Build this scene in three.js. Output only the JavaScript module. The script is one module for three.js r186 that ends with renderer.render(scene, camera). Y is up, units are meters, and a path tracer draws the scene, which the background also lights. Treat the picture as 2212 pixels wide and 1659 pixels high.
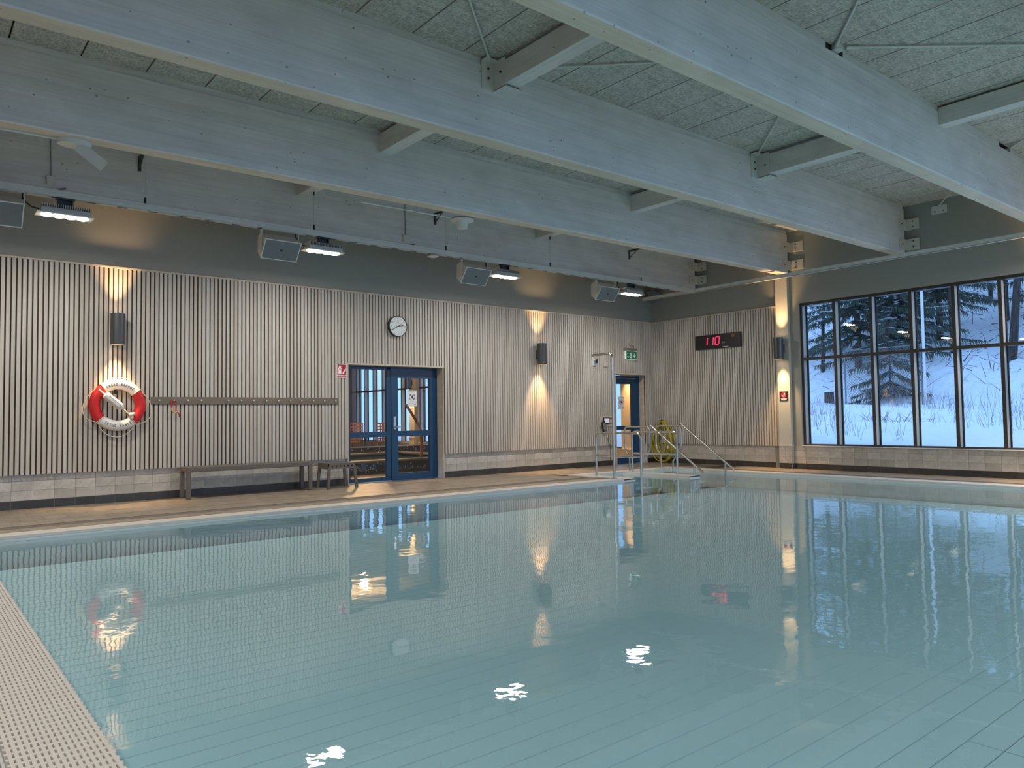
import * as THREE from 'three';
import { mergeGeometries } from 'three/addons/utils/BufferGeometryUtils.js';
import { RoundedBoxGeometry } from 'three/addons/geometries/RoundedBoxGeometry.js';
import { RectAreaLightUniformsLib } from 'three/addons/lights/RectAreaLightUniformsLib.js';

// ---------------------------------------------------------------- camera, sky, exposure
const scene = new THREE.Scene();
const renderer = new THREE.WebGLRenderer({ antialias: true });
renderer.toneMapping = THREE.LinearToneMapping;
renderer.toneMappingExposure = 1.0;
renderer.shadowMap.enabled = true;
RectAreaLightUniformsLib.init();
const camera = new THREE.PerspectiveCamera(54.13, 2212 / 1659, 0.05, 400);
{
  const yaw = 0.68612, pitch = 0.04437, roll = -0.0145;
  const f = new THREE.Vector3(Math.sin(yaw) * Math.cos(pitch), Math.sin(pitch), -Math.cos(yaw) * Math.cos(pitch));
  const r = new THREE.Vector3(Math.cos(yaw), 0, Math.sin(yaw)), u = new THREE.Vector3().crossVectors(r, f);
  const r2 = r.clone().multiplyScalar(Math.cos(roll)).addScaledVector(u, Math.sin(roll));
  const u2 = u.clone().multiplyScalar(Math.cos(roll)).addScaledVector(r, -Math.sin(roll));
  camera.quaternion.setFromRotationMatrix(new THREE.Matrix4().makeBasis(r2, u2, f.negate()));
  camera.position.set(-14.513, 1.15, 12.173);
}
scene.background = new THREE.Color().setRGB(0.62, 1.1, 2.0);      // even overcast sky at blue hour
const FLOOD = 210, SPOT_DOWN = 20, SPOT_UP = 13, WARM = new THREE.Color().setRGB(1, 0.6, 0.27), COOL = new THREE.Color().setRGB(1, 0.93, 0.84);

// ---------------------------------------------------------------- helpers
function rng(seed) { let s = seed >>> 0; return () => { s = (s + 0x6d2b79f5) | 0; let t = Math.imul(s ^ (s >>> 15), 1 | s); t = (t + Math.imul(t ^ (t >>> 7), 61 | t)) ^ t; return ((t ^ (t >>> 14)) >>> 0) / 4294967296; }; }
const used = new Map();
function numbered(n) { const k = used.get(n) ?? 0; used.set(n, k + 1); return k ? n + '_' + String(k).padStart(3, '0') : n; }
function tag(o, label, category, group, kind) { if (label) o.userData.label = label; if (category) o.userData.category = category; if (group) o.userData.group = group; if (kind) o.userData.kind = kind; return o; }
function thing(name, label, category, pos = [0, 0, 0], ry = 0, group, kind) { const o = new THREE.Group(); o.name = numbered(name); o.position.set(...pos); o.rotation.y = ry; scene.add(o); return tag(o, label, category, group, kind); }
function mesh(name, geo, mat, parent = scene, pos) { const m = new THREE.Mesh(Array.isArray(geo) ? mergeGeometries(geo.map(plain)) : geo, mat); m.name = parent === scene ? numbered(name) : name; m.castShadow = m.receiveShadow = true; if (pos) m.position.set(...pos); parent.add(m); return m; }
const counters = new WeakMap();
function part(name, geo, mat, parent, pos) { let c = counters.get(parent); if (!c) counters.set(parent, c = {}); const k = c[name] ?? 0; c[name] = k + 1; return mesh(k ? name + '_' + String(k).padStart(3, '0') : name, geo, mat, parent, pos); }
function plain(g) { const n = g.index ? g.toNonIndexed() : g; for (const k of Object.keys(n.attributes)) if (!['position', 'normal', 'uv'].includes(k)) n.deleteAttribute(k); return n; }
function struct(name, label) { const o = new THREE.Group(); o.name = name; scene.add(o); o.userData.kind = 'structure'; if (label) o.userData.label = label; return o; }
// a box with texture coordinates in metres; along: the axis that u follows
function metres(g, along = 'x', ou = 0, ov = 0) {
  const p = g.attributes.position, n = g.attributes.normal, uv = new Float32Array(p.count * 2);
  for (let i = 0; i < p.count; i++) {
    const a = [p.getX(i), p.getY(i), p.getZ(i)], b = [Math.abs(n.getX(i)), Math.abs(n.getY(i)), Math.abs(n.getZ(i))], m = b.indexOf(Math.max(...b));
    let [u, v] = m === 0 ? [a[2], a[1]] : m === 1 ? [a[0], a[2]] : [a[0], a[1]];
    if (along === 'y' && m !== 1) [u, v] = [v, u];
    if (along === 'z' && m === 1) [u, v] = [v, u];
    uv[i * 2] = u + ou; uv[i * 2 + 1] = v + ov;
  }
  g.setAttribute('uv', new THREE.BufferAttribute(uv, 2));
  return g;
}
function bx(x0, x1, y0, y1, z0, z1, along, ou, ov) { const g = new THREE.BoxGeometry(x1 - x0, y1 - y0, z1 - z0); g.translate((x0 + x1) / 2, (y0 + y1) / 2, (z0 + z1) / 2); return metres(g, along, ou, ov); }
function rbx(x0, x1, y0, y1, z0, z1, r = 0.01, seg = 2) { const g = new RoundedBoxGeometry(x1 - x0, y1 - y0, z1 - z0, seg, r); g.translate((x0 + x1) / 2, (y0 + y1) / 2, (z0 + z1) / 2); return g; }
const V = (x, y, z) => new THREE.Vector3(x, y, z);
function rod(a, b, r, seg = 10, r2 = r) { const A = V(...a), B = V(...b), d = B.clone().sub(A), g = new THREE.CylinderGeometry(r2, r, d.length(), seg, 1); g.applyQuaternion(new THREE.Quaternion().setFromUnitVectors(V(0, 1, 0), d.normalize())); g.translate((a[0] + b[0]) / 2, (a[1] + b[1]) / 2, (a[2] + b[2]) / 2); return g; }
function bent(points, r, bend = 0.09, seg = 10) {       // a tube along straight runs with rounded corners
  const path = new THREE.CurvePath(), p = points.map((q) => V(...q));
  let from = p[0];
  for (let i = 1; i < p.length - 1; i++) {
    const a = p[i - 1].clone().sub(p[i]), b = p[i + 1].clone().sub(p[i]), k = Math.min(bend, a.length() * 0.48, b.length() * 0.48);
    const s = p[i].clone().addScaledVector(a.normalize(), k), e = p[i].clone().addScaledVector(b.normalize(), k);
    path.add(new THREE.LineCurve3(from, s)); path.add(new THREE.QuadraticBezierCurve3(s, p[i], e)); from = e;
  }
  path.add(new THREE.LineCurve3(from, p[p.length - 1]));
  const pts = []; for (const c of path.curves) { const n = c.isLineCurve3 ? 1 : 6; for (let i = pts.length ? 1 : 0; i <= n; i++) pts.push(c.getPoint(i / n)); }
  const geos = [];
  for (let i = 0; i < pts.length - 1; i++) if (pts[i].distanceTo(pts[i + 1]) > 1e-5) { geos.push(rod(pts[i].toArray(), pts[i + 1].toArray(), r, seg)); if (i) { const s = new THREE.SphereGeometry(r, seg, 6); s.translate(...pts[i].toArray()); geos.push(s); } }
  for (const q of [pts[0], pts[pts.length - 1]]) { const s = new THREE.SphereGeometry(r, seg, 6); s.translate(...q.toArray()); geos.push(s); }
  return mergeGeometries(geos.map(plain));
}
function tube(pts, r, n = 40, seg = 8, closed = false) { return new THREE.TubeGeometry(new THREE.CatmullRomCurve3(pts.map((q) => V(...q)), closed), n, r, seg, closed); }
// polygon in (u, v) pushed out along w; axes: 'zy' -> along x
function prism(profile, x0, x1) { const s = new THREE.Shape(profile.map(([z, y]) => new THREE.Vector2(-z, y))), g = new THREE.ExtrudeGeometry(s, { depth: x1 - x0, bevelEnabled: false }); g.rotateY(Math.PI / 2); g.translate(x0, 0, 0); return g; }

// ---------------------------------------------------------------- noise and textures
function hash(x, y, s) { let h = Math.imul(x, 374761393) + Math.imul(y, 668265263) + Math.imul(s, 974634777); h = Math.imul(h ^ (h >>> 13), 1274126177); return ((h ^ (h >>> 16)) >>> 0) / 4294967296; }
function vnoise(x, y, px, py, s) { const x0 = Math.floor(x), y0 = Math.floor(y), fx = x - x0, fy = y - y0, u = fx * fx * (3 - 2 * fx), v = fy * fy * (3 - 2 * fy), w = (i, j) => hash((((x0 + i) % px) + px) % px, (((y0 + j) % py) + py) % py, s); const a = w(0, 0), b = w(1, 0), c = w(0, 1), d = w(1, 1); return a + (b - a) * u + (c - a) * v + (a - b - c + d) * u * v; }
function fbm(u, v, fx, fy, oct, s) { let t = 0, a = 0.5, n = 0; for (let i = 0; i < oct; i++) { t += a * vnoise(u * fx, v * fy, fx, fy, s + i * 17); n += a; a *= 0.5; fx *= 2; fy *= 2; } return t / n; }
function tex(w, h, su, sv, fn, srgb = true) {            // fn(u, v) -> [r, g, b] 0..255 ; one repeat covers su x sv metres
  const d = new Uint8Array(w * h * 4);
  for (let y = 0, i = 0; y < h; y++) for (let x = 0; x < w; x++, i += 4) { const c = fn((x + 0.5) / w, (y + 0.5) / h); d[i] = c[0]; d[i + 1] = c[1]; d[i + 2] = c[2]; d[i + 3] = 255; }
  const t = new THREE.DataTexture(d, w, h); t.wrapS = t.wrapT = THREE.RepeatWrapping; t.magFilter = THREE.LinearFilter; t.minFilter = THREE.LinearMipmapLinearFilter; t.generateMipmaps = true;
  if (srgb) t.colorSpace = THREE.SRGBColorSpace; t.repeat.set(1 / su, 1 / sv); t.needsUpdate = true; return t;
}
const clamp = (x, a = 0, b = 255) => Math.min(b, Math.max(a, x)), grey = (v) => { v = clamp(v); return [v, v, v]; };
function canvas(w, h, draw) { const c = document.createElement('canvas'); c.width = w; c.height = h; const g = c.getContext('2d'); draw(g, w, h); const t = new THREE.CanvasTexture(c); t.colorSpace = THREE.SRGBColorSpace; return t; }
const std = (o) => new THREE.MeshStandardMaterial(o), phys = (o) => new THREE.MeshPhysicalMaterial(o);
const lin = (r, g, b) => new THREE.Color().setRGB(r, g, b);

const knots = (() => { const r = rng(5), k = []; for (let i = 0; i < 34; i++) k.push([r(), r(), 0.006 + 0.008 * r(), 0.4 + 0.6 * r()]); return k; })();
const patches = (() => { const r = rng(11), k = []; for (let j = 0; j < 8; j++) { const row = []; let u = 0; while (u < 1) { row.push([u, (r() - 0.5) * 8]); u += 0.12 + 0.3 * r(); } k.push(row); } return k; })();
const beamMap = tex(2048, 512, 6, 1.0, (u, v) => {
  const lam = Math.floor(v * 8), row = patches[lam]; let tone = 0; for (const [s, t] of row) if (u >= s) tone = t;
  let g = (fbm(u, v, 6, 90, 4, 3) - 0.5) * 20 + (fbm(u, v, 14, 5, 4, 9) - 0.5) * 26 + tone;
  const edge = Math.abs(v * 8 - Math.round(v * 8)); if (edge < 0.03) g -= 5;
  let k = 0; for (const [ku, kv, kr, ks] of knots) { let du = (u - ku) * 6, dv = v - kv; if (du > 3) du -= 6; if (du < -3) du += 6; const q = Math.hypot(du / 1.3, dv) / kr; if (q < 1) k = Math.max(k, ks * (1 - q * q)); else if (q < 2.2) g += 5 * (2.2 - q) / 1.2; }
  const c = 212 + g; return [clamp(c - 95 * k), clamp(c - 1 - 100 * k), clamp(c - 4 - 106 * k)];
});
const slatMap = tex(1024, 256, 2.4, 0.25, (u, v) => {
  const g = (fbm(u, v, 5, 60, 4, 31) - 0.5) * 26 + (fbm(u, v, 9, 4, 3, 37) - 0.5) * 18; let c = 196 + g;
  return [clamp(c), clamp(c - 5), clamp(c - 12)];
});
const woolMap = tex(1024, 1024, 1.2, 1.2, (u, v) => { const a = fbm(u, v, 90, 34, 3, 41), b = fbm(u + 0.3, v, 40, 110, 3, 47), m = Math.max(a, b); const c = 184 + (m - 0.6) * 105 + (fbm(u, v, 5, 5, 3, 53) - 0.5) * 16; return [clamp(c + 3), clamp(c - 2), clamp(c - 13)]; });
const woolBump = tex(1024, 1024, 1.2, 1.2, (u, v) => grey(255 * Math.max(fbm(u, v, 90, 34, 3, 41), fbm(u + 0.3, v, 40, 110, 3, 47))), false);
const tileMap = tex(512, 512, 1.6, 1.6, (u, v) => { const w = fbm(u, v, 5, 5, 4, 61), s = fbm(u + w * 0.4, v - w * 0.5, 8, 8, 4, 67), vein = Math.pow(1 - Math.abs(s - 0.5) * 2, 8); const c = 196 + (w - 0.5) * 34 - vein * 16; return [clamp(c), clamp(c - 4), clamp(c - 11)]; });
const deckMap = tex(512, 512, 1.5, 1.5, (u, v) => { const c = 136 + (fbm(u, v, 6, 6, 5, 71) - 0.5) * 50 + (fbm(u, v, 120, 120, 2, 73) - 0.5) * 22; return [clamp(c + 12), clamp(c), clamp(c - 16)]; });
const waterBump = tex(1024, 1024, 5, 5, (u, v) => grey(255 * (0.72 * fbm(u, v, 9, 9, 2, 81) + 0.22 * fbm(u, v, 34, 34, 2, 83) + 0.06 * fbm(u, v, 110, 110, 2, 87))), false);
const barkMap = tex(256, 256, 0.6, 1.2, (u, v) => { const c = 70 + (fbm(u, v, 24, 5, 4, 91) - 0.5) * 80; return [clamp(c), clamp(c * 0.9), clamp(c * 0.82)]; });
const snowBump = tex(512, 512, 3, 3, (u, v) => grey(255 * fbm(u, v, 8, 8, 5, 97)), false);
const felt = fbm;

const M = {
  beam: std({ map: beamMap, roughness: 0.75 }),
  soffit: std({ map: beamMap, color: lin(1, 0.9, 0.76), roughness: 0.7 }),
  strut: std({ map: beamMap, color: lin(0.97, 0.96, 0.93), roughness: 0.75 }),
  wool: std({ map: woolMap, bumpMap: woolBump, bumpScale: 0.004, roughness: 1 }),
  dark: std({ color: lin(0.022, 0.02, 0.018), roughness: 0.9 }),
  felt: std({ color: lin(0.06, 0.045, 0.033), roughness: 1 }),
  paint: std({ color: lin(0.31, 0.315, 0.285), roughness: 0.85 }),
  column: std({ color: lin(0.5, 0.5, 0.45), roughness: 0.7 }),
  grout: std({ color: lin(0.3, 0.28, 0.25), roughness: 0.95 }),
  darkgrout: std({ color: lin(0.2, 0.19, 0.17), roughness: 0.95 }),
  deckgrout: std({ color: lin(0.16, 0.135, 0.11), roughness: 0.95 }),
  trim: std({ map: slatMap, color: lin(0.95, 0.88, 0.78), roughness: 0.7 }),
  white: std({ color: lin(0.72, 0.71, 0.68), roughness: 0.5 }),
  grating: std({ color: lin(0.66, 0.62, 0.57), roughness: 0.55 }),
  basin: std({ color: lin(0.7, 0.73, 0.73), roughness: 0.6 }),
  plank: std({ color: lin(0.74, 0.76, 0.76), roughness: 0.7 }),
  whitepaint: std({ color: lin(0.62, 0.62, 0.57), roughness: 0.45, metalness: 0.0 }),
  cream: std({ color: lin(0.6, 0.57, 0.5), roughness: 0.5 }),
  grille: std({ color: lin(0.2, 0.215, 0.22), roughness: 0.7 }),
  darkmetal: std({ color: lin(0.055, 0.06, 0.062), roughness: 0.45, metalness: 0.3 }),
  lampbody: std({ color: lin(0.075, 0.08, 0.082), roughness: 0.35, metalness: 0.35 }),
  alu: std({ color: lin(0.5, 0.5, 0.49), roughness: 0.4, metalness: 0.6 }),
  steel: std({ color: lin(0.6, 0.59, 0.57), roughness: 0.24, metalness: 1 }),
  black: std({ color: lin(0.008, 0.008, 0.009), roughness: 0.4 }),
  rubber: std({ color: lin(0.01, 0.01, 0.01), roughness: 0.8 }),
  frame: std({ color: lin(0.045, 0.034, 0.026), roughness: 0.5 }),
  mullion: std({ color: lin(0.4, 0.4, 0.36), roughness: 0.55 }),
  blue: std({ color: lin(0.006, 0.05, 0.125), roughness: 0.35 }),
  taupe: std({ color: lin(0.13, 0.115, 0.1), roughness: 0.5 }),
  hookboard: std({ color: lin(0.17, 0.14, 0.105), roughness: 0.6 }),
  red: std({ color: lin(0.55, 0.012, 0.012), roughness: 0.5 }),
  buoywhite: std({ color: lin(0.72, 0.7, 0.66), roughness: 0.45 }),
  rope: std({ color: lin(0.62, 0.58, 0.5), roughness: 0.8 }),
  yellow: std({ color: lin(0.42, 0.36, 0.025), roughness: 0.5 }),
  glass: phys({ color: lin(0.96, 0.98, 0.97), roughness: 0, transmission: 1, thickness: 0, ior: 1.5 }),
  orange: std({ color: lin(0.6, 0.52, 0.42), roughness: 0.8 }),
  chairwood: std({ color: lin(0.3, 0.13, 0.055), roughness: 0.5 }),
  mosaic: std({ color: lin(0.02, 0.024, 0.026), roughness: 0.35 }),
  snow: std({ color: lin(0.82, 0.86, 0.92), roughness: 0.9, bumpMap: snowBump, bumpScale: 0.08 }),
  bark: std({ map: barkMap, roughness: 1 }),
  needle: std({ color: lin(0.085, 0.11, 0.085), roughness: 0.9 }),
  pineneedle: std({ color: lin(0.08, 0.1, 0.075), roughness: 0.9 }),
  snowcap: std({ color: lin(0.8, 0.85, 0.92), roughness: 0.9 }),
  twig: std({ color: lin(0.11, 0.09, 0.085), roughness: 1 }),
  dryweed: std({ color: lin(0.3, 0.26, 0.26), roughness: 1 }),
  wire: std({ color: lin(0.22, 0.23, 0.24), roughness: 0.5, metalness: 0.6 }),
};
const slatMats = [1, 0.93, 0.97, 0.89].map((k, i) => std({ map: slatMap, color: lin(k, k * (1 - 0.01 * i), k * (1 - 0.02 * i)), roughness: 0.75 }));
const tileMats = [1, 0.92, 1.0, 0.84, 0.96].map((k, i) => std({ map: tileMap, color: lin(Math.min(1, k), k * 0.99, k * (0.98 - 0.01 * i)), roughness: 0.3 }));
const darkTileMats = [1, 0.85, 1.15].map((k) => std({ color: lin(0.05 * k, 0.047 * k, 0.043 * k), roughness: 0.35 }));
const deckMats = [1, 0.94, 1.05, 0.9].map((k) => std({ map: deckMap, color: lin(Math.min(1, k), Math.min(1, k), Math.min(1, k)), roughness: 0.38 }));
M.water = phys({ color: lin(0.66, 0.86, 0.92), roughness: 0.01, transmission: 1, thickness: 0, ior: 1.33, bumpMap: waterBump, bumpScale: 0.0035 });

// ---------------------------------------------------------------- building shell
const ceilY = (x) => 4.96 + 0.011 * x, beamY = (x) => 4.067 + 0.0047 * x;
const XL = -19, ZF = 20;                                   // left wall, front wall (behind the camera)
const DOOR1 = [-8.33, -6.32], DOOR2 = [-1.43, -0.375], DOORH = 2.13;

// --- deck floor
const floor = struct('floor', 'beige stone tiled pool deck');
{
  const s = new THREE.Shape([[XL - 0.3, 0], [0.3, 0], [0.3, ZF], [XL - 0.3, ZF]].map(([x, z]) => new THREE.Vector2(x, -z)));
  s.holes.push(new THREE.Path([[-14.225, 2.5], [-4.27, 2.5], [-4.27, 1.27], [-1.08, 1.27], [-1.08, 17.1], [-14.225, 17.1]].map(([x, z]) => new THREE.Vector2(x, -z))));
  const g = new THREE.ExtrudeGeometry(s, { depth: 0.3, bevelEnabled: false }); g.rotateX(-Math.PI / 2); g.translate(0, -0.306, 0);
  part('screed', metres(g), M.deckgrout, floor);
  const r = rng(21), geos = [0, 1, 2].map((k) => bx(-0.1235, 0.1235, -0.006, 0, -0.2465, 0.2465, 'x', k * 0.37, k * 0.81)), rest = [];
  const inHole = (x, z) => (x > -14.36 && x < -0.95 && z > 2.24 && z < 17.3) || (x > -4.4 && x < -0.95 && z > 1.0);
  let n = 0;
  for (let j = 0; j < 5; j++) for (let i = 0; i < 57; i++) {
    const x = -13.97 + i * 0.25 + (j % 2) * 0.125, z = 0.25 + j * 0.5; if (x > -0.13 || x < -14.2) continue;
    if (inHole(x, z)) continue;
    if (n < 290) { part('tile', geos[Math.floor(r() * 3)], deckMats[Math.floor(r() * 4)], floor, [x, 0, z]); n++; }
  }
  // the deck beyond the counted tiles: one part, cut along the pool
  for (let x = XL + 0.125; x < -14.25; x += 0.25) for (let z = 0.25; z < ZF; z += 0.5) rest.push(bx(x - 0.1235, x + 0.1235, -0.006, 0, z - 0.2465, z + 0.2465));
  for (let z = 2.7; z < ZF - 0.2; z += 0.25) for (let x = -0.12; x > -1.02; x -= 0.3) rest.push(bx(x - 0.148, Math.min(x + 0.148, 0), -0.006, 0, z - 0.1235, z + 0.1235));
  for (let z = 1.12; z < 2.6; z += 0.25) for (let x = -0.12; x > -1.02; x -= 0.3) rest.push(bx(x - 0.148, Math.min(x + 0.148, 0), -0.006, 0, z - 0.1235, z + 0.1235));
  const edge = (x0, x1, z0, z1) => rest.push(bx(x0, x1, -0.006, 0, z0, z1));
  for (let x = -14.2; x < -4.4; x += 0.25) edge(x + 0.0015, x + 0.2485, 2.253, 2.5);
  for (let x = -4.27; x < -1.2; x += 0.25) edge(x + 0.0015, x + 0.2485, 1.003, 1.27);
  for (let z = 1.0; z < 2.4; z += 0.5) edge(-4.52, -4.272, z + 0.0035, Math.min(z + 0.4965, 2.5));
  const st = part('tile_field', rest, deckMats[0], floor); st.userData.kind = 'stuff';
}
// --- pool basin, movable floor, water
const basin = struct('wall_pool', 'pale pool basin walls below the overflow gratings');
{
  const W = (x0, x1, z0, z1) => part('basin_wall', bx(x0, x1, -1.5, -0.032, z0, z1), M.basin, basin);
  W(-14.22, -13.9, 2.5, 17.1); W(-13.9, -3.95, 2.5, 2.83); W(-4.27, -3.95, 1.27, 2.5); W(-3.95, -1.42, 1.27, 1.59); W(-1.42, -1.08, 1.27, 17.1); W(-13.9, -1.42, 16.8, 17.1); W(-2.95, -2.65, 1.59, 3.3);
  for (let k = 0; k < 3; k++) part('step', bx(-3.95, -1.42, -1.5, -0.12 - k * 0.07, 1.59 + k * 0.32, 1.91 + k * 0.32), M.basin, basin);
}
const poolFloor = struct('floor_pool', 'movable pool floor of pale boards with dark joints');
{
  part('bed', bx(-13.9, -1.42, -1.5, -0.345, 1.6, 16.8), M.dark, poolFloor);
  const P = 0.1451, y1 = -0.322, y0 = -0.345, Z0 = 10.214 - 50 * P; let z0 = Z0;
  for (; z0 < 11.8; z0 += P) {
    const a = z0 + 0.0045, b = z0 + P - 0.0045;
    if (z0 < 10.7) part('plank', bx(-13.88, -1.44, y0, y1, a, b), M.plank, poolFloor);
    else { part('plank', bx(-13.88, -10.79, y0, y1, a, b), M.plank, poolFloor); part('plank', bx(-10.782, -1.44, y0, y1, a, b), M.plank, poolFloor); }
  }
  const rest = []; for (; z0 < 16.6; z0 += P) rest.push(bx(-13.88, -1.44, y0, y1, z0 + 0.0045, z0 + P - 0.0045));
  const st = part('plank_field', rest, M.plank, poolFloor); st.userData.kind = 'stuff';
}
{
  const s = new THREE.Shape([[-13.9, 2.83], [-3.95, 2.83], [-3.95, 1.59], [-1.42, 1.59], [-1.42, 16.8], [-13.9, 16.8]].map(([x, z]) => new THREE.Vector2(x, -z)));
  const g = new THREE.ShapeGeometry(s); g.rotateX(-Math.PI / 2); g.translate(0, -0.046, 0); metres(g);
  const w = mesh('water', g, M.water); tag(w, 'still turquoise pool water mirroring the slatted wall and windows', null, null, 'structure');
}
// --- overflow gratings: the near one bar by bar, the far ones with their own bars too
{
  const t = thing('overflow_grating', 'perforated white overflow grating in the foreground along the left pool edge', 'grating', [0, 0, 0], 0, null, 'thing');
  const z0 = 2.52, z1 = 16.8, n = 15, pitch = 0.3 / n;
  for (let i = 0; i < n; i++) { const x = -14.2 + (i + 0.5) * pitch; part('bar', bx(x - 0.0064, x + 0.0064, -0.026, 0, z0, z1), M.grating, t); }
  const links = []; for (let z = z0 + 0.02; z < 13; z += 0.0545) links.push(bx(-14.205, -13.897, -0.024, -0.0015, z - 0.0105, z + 0.0105));
  const l = part('cross_link', links, M.grating, t); l.userData.kind = 'stuff';
  part('channel', bx(-14.22, -13.9, -0.06, -0.045, z0, z1), M.felt, t);
  const strip = (label, x0, x1, z0, z1) => {
    const o = thing('overflow_grating', label, 'grating', [0, 0, 0], 0, null, 'thing'), alongX = x1 - x0 > z1 - z0, w = alongX ? z1 - z0 : x1 - x0, k = Math.round(w / 0.02);
    for (let i = 0; i < k; i++) { const a = (alongX ? z0 : x0) + (i + 0.5) * (w / k); part('bar', alongX ? bx(x0, x1, -0.026, 0, a - 0.0085, a + 0.0085) : bx(a - 0.0085, a + 0.0085, -0.026, 0, z0, z1), M.grating, o); }
    part('backing', bx(x0, x1, -0.03, -0.005, z0, z1), M.grating, o);
  };
  strip('long white overflow grating strip between the back deck and the water', -13.895, -4.255, 2.53, 2.83);
  strip('short white grating strip beside the curved steel pole', -4.25, -3.95, 1.29, 2.83);
  strip('white grating strip behind the steel stair handrails', -3.94, -1.43, 1.29, 1.59);
  strip('white overflow grating strip along the deck below the windows', -1.42, -1.1, 1.29, 16.8);
  strip('narrow white grating tongue dividing the two stair bays', -2.95, -2.65, 1.6, 3.3);
}

// --- ceiling
const ceiling = struct('ceiling', 'grey wood wool ceiling boards between the beams');
const tilt = Math.atan(0.011);
{
  const slab = part('roof_slab', bx(XL - 0.5, 0.6, 0.03, 0.33, -0.4, ZF + 0.3), M.dark, ceiling); slab.position.y = 4.96; slab.rotation.z = tilt;
  const bays = [[0, 1.22], [1.43, 3.6], [3.79, 5.94], [6.15, 8.27], [8.49, 10.63]], r = rng(33);
  for (const [a, b] of bays) {
    const g = [0, 1, 2].map((k) => bx(-0.292, 0.292, 0, 0.03, a - 0.02, b + 0.02, 'z', k * 0.43, k * 0.71));
    for (let i = 0; i < 25; i++) { const x = -0.25 - 0.6 * i + 0.05; const p = part('panel', g[Math.floor(r() * 3)], M.wool, ceiling, [x - 0.05, ceilY(x) + (r() - 0.5) * 0.003, 0]); p.rotation.z = tilt; }
  }
  const rest = [];
  for (let i = 0; i < 8; i++) { const x = -15.25 - 0.6 * i; rest.push(bx(x - 0.297, x + 0.297, ceilY(x), ceilY(x) + 0.03, 0, ZF)); }
  for (let i = 0; i < 25; i++) { const x = -0.25 - 0.6 * i; for (const [a, b] of [[10.84, 12.98], [13.2, 15.3], [15.5, 17.6], [17.8, 20]]) rest.push(bx(x - 0.297, x + 0.297, ceilY(x), ceilY(x) + 0.03, a, b)); }
  const st = part('panel_field', rest, M.wool, ceiling); st.userData.kind = 'stuff';
}
// --- walls
function wallBoxes(parent, list, mat, name = 'wall_body') { for (const b of list) part(name, bx(...b), mat, parent); }
const wallBack = struct('wall_back', 'long back wall with whitewashed vertical slats above a tiled plinth');
wallBoxes(wallBack, [[XL - 0.3, DOOR1[0] - 0.02, -0.3, 5.1, -0.3, -0.005], [DOOR1[1] + 0.02, DOOR2[0] - 0.02, -0.3, 5.1, -0.3, -0.005], [DOOR2[1] + 0.02, 0.3, -0.3, 5.1, -0.3, -0.005], [DOOR1[0] - 0.02, DOOR1[1] + 0.02, DOORH + 0.015, 5.1, -0.3, -0.005], [DOOR2[0] - 0.02, DOOR2[1] + 0.02, DOORH + 0.015, 5.1, -0.3, -0.005]], M.paint);
const wallRight = struct('wall_right', 'end wall with a slatted corner and tall windows');
const WIN = [[3.935, 8.33], [8.72, 13.2], [13.6, 18.4]], WB = 0.485, WT = 3.434, AWIN = [[-5.95, -1.08], [-10.85, -6.5], [-15.7, -11.4]];
{
  const L = [[0.005, 0.3, -0.3, 5.1, -0.3, 3.6], [-0.045, 0.3, -0.3, 5.1, 3.6, WIN[0][0]]];
  WIN.forEach(([a, b], i) => { L.push([-0.045, 0.3, -0.3, WB - 0.01, a, b], [-0.045, 0.3, WT, 5.1, a, b], [-0.045, 0.3, -0.3, 5.1, b, i < 2 ? WIN[i + 1][0] : ZF + 0.3]); });
  L.push([0.005, 0.3, -0.3, 5.1, AWIN[0][1], -0.3]);
  AWIN.forEach(([a, b], i) => { L.push([0.005, 0.3, -0.3, 0.3, a, b], [0.005, 0.3, 3.3, 5.1, a, b]); L.push([0.005, 0.3, -0.3, 5.1, i < 2 ? AWIN[i + 1][1] : -16.3, a]); });
  wallBoxes(wallRight, L, M.paint);
}
const wallLeft = struct('wall_left', 'plain end wall outside the picture');
wallBoxes(wallLeft, [[XL - 0.3, XL, -0.3, 5.1, -0.3, ZF + 0.3]], M.paint);
const wallFront = struct('wall_front', 'long window wall behind the camera');
const FB = 0.15, FT = 4.3, FW = [[-18.2, -14], [-13.6, -9.3], [-8.9, -4.7], [-4.3, -0.6]];
{
  const L = [[XL, 0, -0.3, FB, ZF, ZF + 0.3], [XL, 0, FT, 5.1, ZF, ZF + 0.3], [XL, FW[0][0], FB, FT, ZF, ZF + 0.3], [FW[3][1], 0, FB, FT, ZF, ZF + 0.3]];
  for (let i = 0; i < 3; i++) L.push([FW[i][1], FW[i + 1][0], FB, FT, ZF, ZF + 0.3]);
  wallBoxes(wallFront, L, M.paint);
}
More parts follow.
